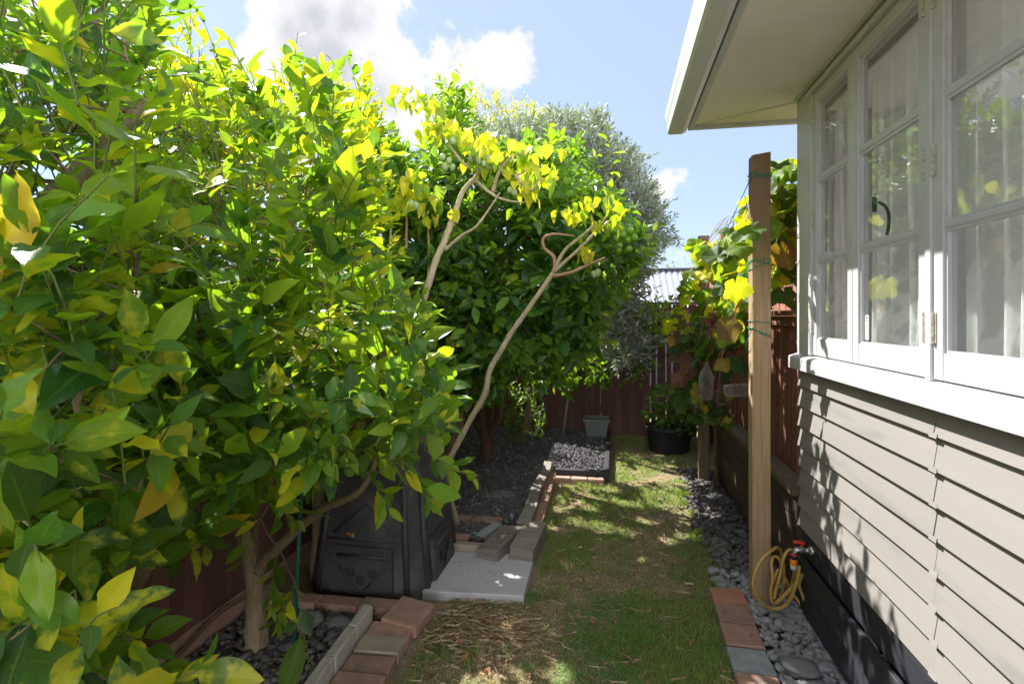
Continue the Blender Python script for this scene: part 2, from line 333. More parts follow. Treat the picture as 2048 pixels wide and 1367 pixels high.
MT['bark'] = surf('citrus_bark', (.20, .15, .09), (.30, .23, .14), 9, .85, .9, 45, (6, 6, 1), c3=(.11, .085, .05), bdist=.006)
MT['barkred'] = surf('brown_bark', (.085, .05, .032), (.15, .092, .055), 9, .85, .9, 45, (6, 6, 1), bdist=.006)
MT['barkpale'] = surf('tamarillo_bark', (.40, .32, .20), (.50, .42, .28), 12, .75, .7, 55, (3, 3, 1), c3=(.32, .25, .15), bdist=.004)
MT['twig'] = surf('green_twig', (.10, .16, .03), (.17, .19, .06), 12, .6, .2, 60)
MT['drytwig'] = surf('dry_twig', (.33, .19, .10), (.42, .27, .16), 12, .8, .3, 60)
MT['fruit'] = surf('green_citrus_skin', (.11, .26, .015), (.17, .34, .022), 10, .38, .35, 260, c3=(.20, .36, .03), bdist=.001, spec=.5)
MT['tama'] = surf('tamarillo_skin', (.22, .32, .13), (.30, .38, .17), 10, .35, .1, 60, c3=(.28, .24, .12), stretch=(5, 5, .6))
MT['hose'] = surf('yellow_hose', (.55, .34, .075), (.62, .40, .10), 10, .42, .1, 80)
MT['hosestripe'] = surf('hose_stripe', (.12, .09, .05), None, 10, .5, 0)
MT['metal'] = surf('tap_metal', (.48, .46, .42), (.60, .58, .53), 40, .35, .2, 80, metallic=.85)
MT['redplastic'] = surf('red_tap_handle', (.62, .03, .02), (.68, .05, .03), 10, .35, .05)
MT['orangeplastic'] = surf('orange_fitting', (.85, .24, .01), (.9, .28, .015), 10, .4, .05)
MT['whiteplastic'] = surf('pale_fitting', (.62, .60, .52), None, 10, .45, .05)
MT['darkblue'] = surf('navy_ring', (.02, .02, .05), None, 10, .4, .05)
MT['greenstake'] = surf('green_stake_coating', (.012, .085, .060), (.018, .11, .075), 14, .35, .25, 60, (1, 1, 8))
MT['twine'] = surf('green_twine', (.01, .22, .15), None, 10, .6, 0)
MT['wire'] = surf('steel_wire', (.35, .34, .32), None, 10, .4, 0, metallic=.8)
MT['stake'] = surf('grey_pole', (.12, .12, .13), (.17, .17, .18), 9, .6, .2, 60)
MT['stakewood'] = surf('bleached_stake', (.23, .21, .18), (.29, .27, .24), 9, .8, .3, 60, (6, 6, 1))
MT['roofmetal'] = surf('corrugated_zincalume', (.24, .26, .31), (.29, .31, .36), 3, .5, .05, 30, c3=(.27, .27, .28), metallic=.1)
MT['ridge'] = surf('dark_ridge_cap', (.05, .055, .07), None, 10, .5, 0)
MT['palewall'] = surf('pale_blue_grey_wall', (.07, .085, .11), (.09, .105, .13), 3, .7, .1)
MT['interior'] = surf('room_paint', (.82, .80, .77), None, 3, .8, 0)
MT['lav'] = surf('lava_scoria', (.075, .072, .08), (.16, .153, .16), 40, .9, .6, 90, c3=(.19, .16, .135), bdist=.004)
MT['soil'] = surf('dark_soil', (.035, .026, .020), (.06, .044, .032), 20, .95, 1, 60, bdist=.01)
MT['dryleaf'] = surf('dry_leaf', (.30, .14, .06), (.42, .24, .12), 30, .75, .6, 50, objrand=.3)
MT['hinge'] = surf('painted_hinge', (.55, .53, .48), (.36, .31, .26), 60, .5, .3, 80)
MT['sticker'] = surf('white_sticker', (.7, .7, .68), None, 5, .5, 0)
MT['ink'] = surf('sticker_print', (.15, .16, .17), None, 5, .6, 0)
MT['terracap'] = MT['terra']
MT['glass'] = glassmat('window_glass'); MT['lace'] = lacemat('lace_fabric')
MT['citrus'] = leafmat('citrus_leaf', .52, rough=.36, spec=.36, mcol=(.46, .45, .03), tgain=.95)
MT['vine'] = leafmat('grape_leaf', .50, rough=.55, tgain=.95, mcol=(.55, .48, .03), spec=.35, mscale=14, veins=0)
MT['olive'] = leafmat('silver_leaf', .14, rough=.5, mcol=(.20, .25, .12), back=(.36, .40, .36), mscale=10)
MT['tamleaf'] = leafmat('tamarillo_leaf', .52, rough=.5, mcol=(.60, .48, .03), mscale=16)
MT['grass'] = leafmat('grass_blade', .30, (1.15, 1.15, .45), .6, mcol=(.35, .30, .12), mscale=3, spec=.3, veins=0)
MT['straw'] = leafmat('straw', .0, (1, 1, 1), .8, spec=.1, veins=0)
# the upper third of the post has weathered brown
nt = MT['post'].node_tree; b = [n for n in nt.nodes if n.type == 'BSDF_PRINCIPLED'][0]; src = b.inputs['Base Color'].links[0].from_socket
t_ = nt.nodes.new('ShaderNodeTexCoord'); sp_ = nt.nodes.new('ShaderNodeSeparateXYZ'); nt.links.new(t_.outputs['Object'], sp_.inputs[0])
n_ = nt.nodes.new('ShaderNodeTexNoise'); n_.inputs['Scale'].default_value = 5; n_.inputs['Detail'].default_value = 5; nt.links.new(t_.outputs['Object'], n_.inputs['Vector'])
f_ = nt.nodes.new('ShaderNodeMapRange'); f_.inputs[1].default_value = 1.85; f_.inputs[2].default_value = 2.35; f_.inputs[4].default_value = .85; nt.links.new(M2(nt, 'ADD', sp_.outputs[2], M2(nt, 'MULTIPLY', n_.outputs['Fac'], .45)), f_.inputs[0])
x_ = nt.nodes.new('ShaderNodeMix'); x_.data_type = 'RGBA'; nt.links.new(f_.outputs[0], x_.inputs[0]); nt.links.new(src, x_.inputs[6]); x_.inputs[7].default_value = (.17, .10, .06, 1); nt.links.new(x_.outputs[2], b.inputs['Base Color'])
m, nt, o = newmat('clear_plastic'); L = nt.links.new
tr = nt.nodes.new('ShaderNodeBsdfTransparent'); tr.inputs[0].default_value = (.85, .85, .85, 1); df = nt.nodes.new('ShaderNodeBsdfPrincipled'); df.inputs['Base Color'].default_value = (.5, .48, .46, 1); df.inputs['Roughness'].default_value = .2
lw = nt.nodes.new('ShaderNodeLayerWeight'); lw.inputs[0].default_value = .45; ms = nt.nodes.new('ShaderNodeMixShader')
L(M2(nt, 'ADD', M2(nt, 'MULTIPLY', lw.outputs['Facing'], .7), .07), ms.inputs[0]); L(tr.outputs[0], ms.inputs[1]); L(df.outputs[0], ms.inputs[2]); L(ms.outputs[0], o.inputs[0]); MT['clear'] = m

# lawn ground: dry thatch, bare soil and green patches
m, nt, o = newmat('lawn_ground'); L = nt.links.new
g = nt.nodes.new('ShaderNodeNewGeometry'); b = nt.nodes.new('ShaderNodeBsdfPrincipled'); b.inputs['Roughness'].default_value = .95; b.inputs['Specular IOR Level'].default_value = .1
def ns(sc_, det=6, r=.6):
    n = nt.nodes.new('ShaderNodeTexNoise'); n.inputs['Scale'].default_value = sc_; n.inputs['Detail'].default_value = det; n.inputs['Roughness'].default_value = r; L(g.outputs['Position'], n.inputs['Vector']); return n.outputs['Fac']
def mixc(f, a, b_, lo, hi):
    mr = nt.nodes.new('ShaderNodeMapRange'); mr.inputs[1].default_value = lo; mr.inputs[2].default_value = hi; L(f, mr.inputs[0])
    x = nt.nodes.new('ShaderNodeMix'); x.data_type = 'RGBA'; L(mr.outputs[0], x.inputs[0])
    for i, v in ((6, a), (7, b_)):
        if isinstance(v, tuple): x.inputs[i].default_value = (*v, 1)
        else: L(v, x.inputs[i])
    return x.outputs[2]
c = mixc(ns(90, 4), (.23, .16, .11), (.46, .36, .25), .35, .65)
c = mixc(ns(5, 7), c, (.20, .23, .10), .46, .60)
c = mixc(ns(11, 8, .7), c, (.22, .155, .11), .58, .70)
L(c, b.inputs['Base Color'])
bp = nt.nodes.new('ShaderNodeBump'); bp.inputs['Strength'].default_value = 1; bp.inputs['Distance'].default_value = .015; L(ns(120, 5), bp.inputs['Height']); L(bp.outputs[0], b.inputs['Normal']); L(b.outputs[0], o.inputs[0])
MT['lawn'] = m

# ------------------------------------------------------------------ ground
gx = np.concatenate([[-300, -60, -15, -5], np.arange(-3, 3.01, .06), [5, 15, 60, 300]]); gy = np.concatenate([[-300, -50, -10, -2], np.arange(1, 8.01, .06), [12, 30, 100, 300]])
def gz(x, y):
    if abs(x) > 3.2 or y < .9 or y > 8.2: return 0
    return .010 * noise.noise(Vector((x * 2.2, y * 2.2, 0))) + .004 * noise.noise(Vector((x * 9, y * 9, 3)))
V = [(x, y, gz(x, y)) for y in gy for x in gx]; nx = len(gx)
Lp = []
for j in range(len(gy) - 1):
    for i in range(nx - 1): a = j * nx + i; Lp += [a, a + 1, a + nx + 1, a + nx]
me = raw_mesh('ground', V, Lp, [4] * (len(Lp) // 4), MT['lawn'], smooth=True)
link('ground', me, kind='structure')

# ------------------------------------------------------------------ instancing numpy geometry
def inst_mesh(name, tmpl, Mats, pos, mat, cols=None, mot=None, smooth=True):
    """joins copies of one template (V, faces same size, uv) placed by 3x3 matrices and positions"""
    TV, TF, TU = tmpl
    n = len(pos); k = len(TV)
    V = np.einsum('nij,kj->nki', Mats, TV) + pos[:, None, :]
    Fi = (TF[None, :, :] + (np.arange(n) * k)[:, None, None]).reshape(-1)
    sizes = np.full(n * len(TF), TF.shape[1])
    uv = np.tile(TU, (n, 1)) if TU is not None else None
    c = np.repeat(cols, k, axis=0) if cols is not None else None
    mo = np.repeat(mot, k) if mot is not None else None
    return V.reshape(-1, 3), Fi, sizes, uv, c, mo
def merge(parts):
    V = []; Fi = []; S = []; U = []; C = []; Mo = []; off = 0
    for p in parts:
        V.append(p[0]); Fi.append(p[1] + off); S.append(p[2]); U.append(p[3]); C.append(p[4]); Mo.append(p[5]); off += len(p[0])
    cat = lambda a: None if a[0] is None else np.concatenate(a)
    return cat(V), cat(Fi), cat(S), cat(U), cat(C), cat(Mo)
def rand_rot(n, tilt=.5):
    a = rng.uniform(0, 2 * np.pi, n); tx = rng.normal(0, tilt, n); ty = rng.normal(0, tilt, n)
    ca, sa = np.cos(a), np.sin(a); Z = np.zeros(n); O = np.ones(n)
    Rz = np.stack([ca, -sa, Z, sa, ca, Z, Z, Z, O], 1).reshape(-1, 3, 3)
    Rx = np.stack([O, Z, Z, Z, np.cos(tx), -np.sin(tx), Z, np.sin(tx), np.cos(tx)], 1).reshape(-1, 3, 3)
    Ry = np.stack([np.cos(ty), Z, np.sin(ty), Z, O, Z, -np.sin(ty), Z, np.cos(ty)], 1).reshape(-1, 3, 3)
    return Ry @ Rx @ Rz
import bmesh
def ico(sub, sx=1, sy=1, sz=1, jit=0, seed=0):
    bm = bmesh.new(); bmesh.ops.create_icosphere(bm, subdivisions=sub, radius=1)
    V = np.array([v.co[:] for v in bm.verts]); Fc = np.array([[v.index for v in f.verts] for f in bm.faces]); bm.free()
    r = np.random.default_rng(seed)
    f = np.array([1 + jit * noise.noise(Vector((p[0] * 1.3 + seed * 7.1, p[1] * 1.3, p[2] * 1.3))) * 2 for p in V])
    return (V * f[:, None] * np.array([sx, sy, sz]), Fc, None)
def pebble_bed(name, region, n_ind, size, mat, n_tot, zbase, kindlabel, seed, near=(0, 2.2)):
    """region(): random x,y ; individual pebbles as parts, the rest stuff"""
    root = empty(name, (0, 0, 0), kind='structure')
    base = MB()
    tm = [ico(2, 1, r1, r2, .18, s + seed) for s, (r1, r2) in enumerate([(.72, .5), (.62, .45), (.8, .55), (.55, .42), (.9, .5)])]
    mes = [raw_mesh('pebble', t[0], t[1].ravel(), [3] * len(t[1]), mat, smooth=True) for t in tm]
    P = np.array([region() for _ in range(n_tot)]); S = size * rng.lognormal(0, .36, n_tot)
    z = zbase + rng.uniform(-.25, .9, n_tot) * size
    d = np.hypot(P[:, 0] - near[0], P[:, 1] - near[1]) - 2.5 * z / size * .1
    order = np.argsort(d); ind = order[:n_ind]; rest = order[n_ind:]
    Mx = rand_rot(n_tot, .25)
    for i in ind:
        o = bpy.data.objects.new('pebble', mes[int(i) % 5]); col.objects.link(o); o.parent = root
        o.matrix_world = Matrix.Translation((P[i, 0], P[i, 1], z[i])) @ Matrix(Mx[i].tolist()).to_4x4() @ Matrix.Scale(float(S[i]), 4)
    if len(rest):
        parts = []
        for k in range(5):
            r = rest[rest % 5 == k]
            if len(r): parts.append(inst_mesh('x', tm[k], Mx[r] * S[r][:, None, None], np.column_stack([P[r], z[r]]), mat))
        V, Fi, Sz, U, C, Mo = merge(parts)
        link('pebbles', raw_mesh('pebbles', V, Fi, Sz, mat, smooth=True), root, kind='stuff')
    return root
def rect(x0, x1, y0, y1): return lambda: (random.uniform(x0, x1), random.uniform(y0, y1))
def leftreg():
    while True:
        x, y = random.uniform(-1.93, -1.17), random.uniform(1.85, 2.72)
        if x < -1.285 + .02 - (2.65 - y) * -.07: return (x, y)
pebble_bed('pebble_bed', leftreg, 300, .019, MT['pebbledark'], 1500, .008, '', 1, (-1.0, 2.1))
def rightreg():
    y = random.uniform(1.95, 3.6); return (random.uniform(.715 if y < 3.32 else .60, 1.0), y)
pebble_bed('pebble_bed', rightreg, 300, .0185, MT['pebble'], 1250, .008, '', 11, (.8, 2.2))
def farreg():
    y = random.uniform(3.55, 5.9); return (random.uniform(.62 + .02 * math.sin(y * 4) + .05 * (y > 5), .985), y)
pebble_bed('pebble_bed', farreg, 300, .022, MT['pebbledark'], 1300, .006, '', 21, (.7, 3.4))
mbs = MB().box((-1.94, 1.8, -.02), (-1.19, 2.74, .006)).box((.70, 1.9, -.02), (1.0, 5.95, .006)); mbs.build('soil', MT['soil'], kind='structure')

# lava gravel garden bed
def lavreg():
    while True:
        x, y = random.uniform(-1.93, -.09), random.uniform(3.55, 7.45)
        if (x < -.70 and y > 4.0 and x < -.68) or y > 5.5 or (x < -.9 and y > 3.7): return (x, y)
bed = empty('gravel_bed', (0, 0, 0), kind='structure')
MB().box((-1.94, 3.6, -.02), (-.70, 5.52, .04)).box((-1.94, 5.523, -.02), (-.10, 7.46, .045)).build('gravel_base', MT['soil'], bed)
NG = 26000; P = np.array([lavreg() for _ in range(NG)])
tm = [ico(1, 1, .75, .6, .5, s + 50) for s in range(4)]
parts = []; Mx = rand_rot(NG, 1.0); S = .011 * rng.lognormal(0, .35, NG)
for k in range(4):
    r = np.arange(k, NG, 4); parts.append(inst_mesh('x', tm[k], Mx[r] * S[r][:, None, None], np.column_stack([P[r], .045 + rng.uniform(-.008, .02, len(r))]), None))
V, Fi, Sz, U, C, Mo = merge(parts); link('lava_gravel', raw_mesh('lava_gravel', V, Fi, Sz, MT['lav']), bed, kind='stuff')
# pale chips and shell bits among the gravel
NW = 1300; P = np.array([lavreg() for _ in range(NW)]); Mx = rand_rot(NW, .6); S = .010 * rng.lognormal(0, .4, NW)
p = inst_mesh('x', ico(1, 1, .7, .35, .5, 77), Mx * S[:, None, None], np.column_stack([P, np.full(NW, .066)]), None)
link('pale_chips', raw_mesh('pale_chips', p[0], p[1], p[2], MT['rock']), bed, kind='stuff')

# large stones
def stone(px, py, sx, sy, sz, rz, mat, label, z=.02, seed=0, jit=.15):
    t = ico(4, sx, sy, sz, jit, seed); me = raw_mesh('river_stone', t[0], t[1].ravel(), [3] * len(t[1]), mat, smooth=True)
    o = link('river_stone', me, label=label, cat='stone'); q = at(px, py, Z=z); o.location = (q.x, q.y, z + sz * .45); o.rotation_euler = (0, 0, rz); return o
stone(1597, 1340, .085, .062, .035, 2.7, MT['stone'], 'large smooth oval grey stone among pebbles beside the black base boards', .03, 3)
stone(1545, 1190, .055, .04, .03, 2.3, MT['stone'], 'blue-grey stone at the foot of the tall pine post under the hose', .02, 4)
stone(1590, 1232, .10, .035, .03, -.35, MT['rock'], 'rough elongated grey rock below the hose coil', .02, 5, .35)
stone(624, 1245, .055, .05, .035, .3, MT['stone'], 'rounded grey stone next to the green stake by the brick row', .02, 6)
stone(678, 1248, .06, .045, .028, .1, MT['stone'], 'flat oval dark stone against the end of the concrete kerb', .02, 7)
stone(880, 955, .09, .07, .05, .1, MT['stone'], 'brown-grey stone half buried in gravel behind the forked citrus trunk', .04, 8)
stone(1000, 995, .14, .10, .035, .2, MT['stone'], 'low dark boulder in the lava gravel in front of the brown trunk', .03, 9)

# ------------------------------------------------------------------ kerb, bricks, slab, timber
def solid(name, c, size, rz=0, mat=None, parent=None, tilt=(0, 0), bev=.0055, jit=.0022, **kw):
    b = MB().box((-size[0] / 2, -size[1] / 2, -size[2] / 2), (size[0] / 2, size[1] / 2, size[2] / 2), bev=bev, jit=jit)
    o = b.build(name, mat, parent, **kw); o.location = c; o.rotation_euler = (tilt[0], tilt[1], rz); return o
k = empty('kerb_edging', (-1.22, 2.3, 0), label='pale concrete kerb edging between dark pebbles and the paver strip at lower left', cat='kerb edging')
yy = 2.63; 
for i, ln in enumerate((.2, .23, .21, .23)):
    t_ = yy - ln / 2; o = solid('kerb_block', (-1.236 + (2.63 - t_) * .055 + 1.22, t_ - 2.3, .05), (.05, ln - .004, .15), .055 + random.uniform(-.006, .006), MT['kerb'], k); yy -= ln
e = empty('brick_edging', (-1.1, 2.3, 0), label='strip of red and tan pavers along the concrete kerb at lower left', cat='brick edging')
for i, (mt, y) in enumerate([('brick', 2.555), ('bricktan', 2.425), ('brick', 2.285), ('brick', 2.15), ('bricktan', 2.02)]):
    solid('brick', (-1.085 + (2.555 - y) * .05 + 1.1, y - 2.3, .026 + .006 * (i % 2)), (.215, .125, .06), +.05 + random.uniform(-.03, .03), MT[mt], e, (random.uniform(-.02, .02), random.uniform(-.03, .02)))
solid('loose_brick', (-1.045, 2.70, .045), (.20, .225, .06), -.12, MT['brick'], None, (.02, .10), label='square red-brown paver tilted at the corner of the compost bin', cat='paver')
e = empty('brick_row', (-1.5, 2.76, 0), label='row of red bricks in front of the black compost bin', cat='brick edging')
for i in range(4):
    solid('brick', (-1.22 - .232 * i + 1.5, .0 - .012 * i, .03), (.226, .10, .07), .03, MT['brick'], e)
e = empty('paver_path', (.62, 2.9, 0), label='strip of orange, brown and grey pavers between the lawn and the river pebbles', cat='paver edging')
for i, (mt, y0, y1, x) in enumerate([('brickorange', 3.16, 3.33, .628), ('brick', 2.965, 3.155, .622), ('brick', 2.76, 2.96, .616), ('brickgrey', 2.56, 2.75, .609), ('brick', 2.35, 2.555, .608), ('brick', 2.14, 2.345, .606)]):
    solid('paver', (x - .62, (y0 + y1) / 2 - 2.9, .012), (.178, y1 - y0 - .006, .05), random.uniform(-.02, .02), MT[mt], e, (random.uniform(-.015, .015), random.uniform(-.02, .02)))
# slab with a crack at the far corner
sb = empty('paving_slab', (-.775, 3.24, 0), label='square grey concrete paving slab with a cracked corner beside the compost bin', cat='paving slab')
def prism(pts, z0, z1, bev=.004):
    m_ = MB(); n = len(pts); c = Vector((sum(p[0] for p in pts) / n, sum(p[1] for p in pts) / n, 0))
    ins = [Vector((p[0], p[1], 0)) + (c - Vector((p[0], p[1], 0))).normalized() * bev for p in pts]
    V = [(p[0], p[1], z0) for p in pts] + [(p[0], p[1], z1 - bev) for p in pts] + [(p.x, p.y, z1) for p in ins]
    Fs = [tuple(range(n))[::-1]] + [(i, (i + 1) % n, n + (i + 1) % n, n + i) for i in range(n)] + [(n + i, n + (i + 1) % n, 2 * n + (i + 1) % n, 2 * n + i) for i in range(n)] + [tuple(2 * n + i for i in range(n))]
    return m_.add(V, Fs)
prism([(-.285, -.29), (.285, -.24), (.272, .16), (.20, .21), (.15, .275), (-.285, .24)], -.01, .052).build('slab_body', MT['slab'], sb)
prism([(.274, .165), (.27, .275), (.155, .277), (.204, .213)], -.012, .050).build('slab_corner', MT['slab'], sb)
cr = MB()
for _ in range(45):
    x, y = random.uniform(-.2, .12), random.uniform(-.05, .2); r_ = random.uniform(.002, .005)
    cr.add([(x + r_ * a, y + r_ * b_, .052 + r_ * c_) for a, b_, c_ in ((1, 0, 0), (-1, 0, 0), (0, 1, 0), (0, -1, 0), (0, 0, 1))], [(0, 2, 4), (2, 1, 4), (1, 3, 4), (3, 0, 4)])
cr.build('soil_crumbs', MT['soil'], sb, kind='stuff')
solid('timber_block', (-.565, 3.66, .065), (.155, .47, .13), -.06, MT['greywood'], None, (.0, .06), .006, .003, label='weathered grey timber block at the slab corner nearest the lawn', cat='timber block')
solid('timber_block', (-.745, 3.60, .06), (.15, .42, .12), -.22, MT['greywood'], None, (.02, -.08), .006, .003, label='weathered mossy timber block between the brick planter and the other block', cat='timber block')
solid('short_timber', (-.93, 3.535, .045), (.25, .07, .09), .03, MT['bricktan'], None, (0, 0), .008, .004, label='short crumbly tan offcut behind the concrete slab', cat='offcut')
s_ = MB(); 
V = []
for i in range(13):
    t = i / 12; y = 3.86 + t * 1.62; x = -.635 - .02 * t + .012 * math.sin(t * 9); w_ = .045 - .008 * t; z = .13 + .01 * math.sin(t * 7)
    V += [(x - w_, y, 0), (x + w_, y, 0), (x + w_, y, z), (x - w_, y, z + .006)]
Fs = [(0, 1, 2, 3)[::-1], tuple(len(V) - 4 + i for i in range(4))]
for i in range(12):
    for k_ in range(4): Fs.append((i * 4 + k_, i * 4 + (k_ + 1) % 4, (i + 1) * 4 + (k_ + 1) % 4, (i + 1) * 4 + k_))
s_.add(V, Fs).build('garden_sleeper', MT['greywood'], label='long split grey sleeper edging the lava gravel bed', cat='sleeper')
e = empty('brick_row', (-.55, 4.7, 0), label='bricks laid end to end along the lawn side of the grey sleeper', cat='brick edging')
for i in range(6): solid('brick', (-.005 * i - .012, -.56 + .235 * i, .025), (.07, .228, .08), random.uniform(-.03, .03), MT['brick'], e)
e = empty('brick_row', (-.33, 5.26, 0), label='three small red bricks in front of the black timber edge of the gravel bed', cat='brick edging')
for i in range(3): solid('brick', (-.15 + .155 * i, .005 * i, .02), (.15, .085, .07), 0, MT['brick'], e)
e = empty('timber_edging', (-.1, 6, 0), label='black stained timber edging round the back corner of the gravel bed', cat='timber edging')
solid('edging_board', (-.21, -.63, .04), (.50, .045, .13), 0, MT['black'], e)
solid('edging_board', (.03, .27, .04), (.05, 1.85, .13), 0, MT['black'], e)
e = empty('brick_planter', (-1.05, 3.85, 0), label='low box of red bricks holding small pebbles behind the timber blocks', cat='brick planter')
solid('brick', (-.13, .19, .03), (.23, .10, .08), 0, MT['brick'], e); solid('brick', (.105, .19, .03), (.23, .10, .08), 0, MT['brick'], e)
solid('brick', (.17, .0, .03), (.08, .27, .085), -.3, MT['brickgrey'], e); solid('brick', (-.06, -.17, .03), (.25, .09, .085), 0, MT['brick'], e)
NP_ = 160; Pp = np.column_stack([rng.uniform(-1.3, -.93, NP_), rng.uniform(3.73, 3.98, NP_), np.full(NP_, .05)])
q = inst_mesh('x', ico(1, 1, .8, .6, .2, 5), rand_rot(NP_, .5) * .016, Pp - np.array([-1.05, 3.85, 0]), None)
link('pebbles', raw_mesh('pebbles', q[0], q[1], q[2], MT['pebbledark'], smooth=True), e, kind='stuff')

# ------------------------------------------------------------------ house
house = empty('house', (1.02, 3.2, 0), label='greige weatherboard house with casement windows and deep eave on the right', cat='house')
HL = Vector((1.02, 3.2, 0))
def hp(mb, name, mat, parent=None, smooth=False, **kw):     # build in world coordinates under the house
    mb.V = [tuple(Vector(v) - HL) for v in mb.V]
    o = mb.build(name, mat, parent or house, smooth, **kw); return o
YB = -3.0; YE = 3.255; ZB = [1.218 - .109 * i for i in range(8)]
for i, zb in enumerate(ZB):
    top = 1.33 if i == 0 else ZB[i - 1] + .022
    for (y0, y1) in ((1.957 + .004 * math.sin(i * 3), YE), (-.6, 1.953 + .004 * math.sin(i * 3)), (YB, -.604)):
        off = random.uniform(-.0015, .0015); n = max(2, int((y1 - y0) / .15)); b = MB(); V = []
        for j in range(n + 1):
            y = y0 + (y1 - y0) * j / n; wv = .0012 * noise.noise(Vector((y * 1.7, i * 3.3, 0))); xo = 1.018 - .025 + off + wv
            V += [(xo, y, zb + wv), (xo + .002, y, zb - .003 + wv), (1.018 - .001, y, zb - .0025), (1.018, y, top), (1.018 - .005 + off, y, top)]
        Fs = [(0, 1, 2, 3, 4), tuple(5 * n + k_ for k_ in (4, 3, 2, 1, 0))]
        for j in range(n):
            for k_ in range(5): a = j * 5 + k_; a2 = j * 5 + (k_ + 1) % 5; Fs.append((a, a + 5, a2 + 5, a2))
        hp(b.add(V, Fs), 'weatherboard', MT['board'])
    # mitred end and soaker at the corner
    b = MB(); V = [(.989, 3.255, zb - .006), (.989, YE + .004, zb - .006), (1.014, YE + .004, min(top, zb + .108)), (1.014, 3.255, min(top, zb + .108)), (1.03, YE + .004, zb - .006), (1.03, YE + .004, min(top, zb + .108))]
    hp(b.add(V, [(0, 1, 2, 3)[::-1], (1, 4, 5, 2)[::-1], (0, 3, 2, 1)]), 'corner_soaker', MT['board'])
    b = MB(); 
    for (yy_) in (1.955 + .004 * math.sin(i * 3),):
        b.add([(.9905, yy_ - .022, zb - .005), (.9905, yy_ + .022, zb - .005), (.9935, yy_ + .022, zb + .012), (.9935, yy_ - .022, zb + .012), (1.015, yy_ - .022, zb - .005), (1.015, yy_ + .022, zb - .005)], [(0, 1, 2, 3), (0, 4, 5, 1)])
    hp(b, 'joint_soaker', MT['board'])
# end wall, other sides, interior
b = MB().box((1.035, 3.24, .3), (6.0, YE, 2.76)); hp(b, 'end_wall', MT['board'])
b = MB().box((1.019, YB, .44), (1.033, 3.239, 1.33)); hp(b, 'wall_lining', MT['interior'])
b = MB().box((1.03, YB, 0), (1.06, 3.23, .435)); hp(b, 'subfloor_void', MT['void'])
b = MB().box((1.06, YB, .44), (5.9, 3.23, .46)); hp(b, 'room_floor', MT['interior'])
b = MB().box((4.5, YB, .47), (4.55, 3.23, 1.1)); hp(b, 'room_wall', MT['interior'])  # unseen far wall left open above, letting sky light in to brighten the curtains
b = MB().box((1.06, YB, 2.70), (4.49, 3.23, 2.74)); hp(b, 'room_ceiling', MT['interior'])
b = MB().box((1.06, YB - .05, .47), (4.49, YB, 2.69)); hp(b, 'room_wall', MT['interior'])
# plinth and black base boards
b = MB().box((1.002, YB, .325), (1.0175, 3.24, .450)); hp(b, 'plinth_board', MT['black'])
for z0, z1 in ((.192, .312), (.052, .178)):
    y = 3.235
    for ln in (2.6, 3.6):
        b = MB().box((.965, y - ln, z0), (.985, y - .004, z1), bev=.002)
        for v in range(len(b.V)):
            x_, y_, z_ = b.V[v]; b.V[v] = (x_ + (z_ - z0) * .12, y_, z_)
        hp(b, 'base_board', MT['black']); y -= ln
for y in (3.2, 2.3, 1.4, .5, -.4): hp(MB().box((.99, y - .04, -.02), (1.028, y, .32)), 'base_batten', MT['void'])
# sill
b = MB(); V = []
for y in (YB, YE + .04): V += [(.955, y, 1.312), (.955, y, 1.372), (.963, y, 1.380), (1.06, y, 1.408), (1.06, y, 1.312)]
Fs = [(0, 1, 2, 3, 4)[::-1], (5, 6, 7, 8, 9)] + [(k_, (k_ + 1) % 5, 5 + (k_ + 1) % 5, 5 + k_) for k_ in range(5)]
hp(b.add(V, Fs), 'window_sill', MT['trim'])
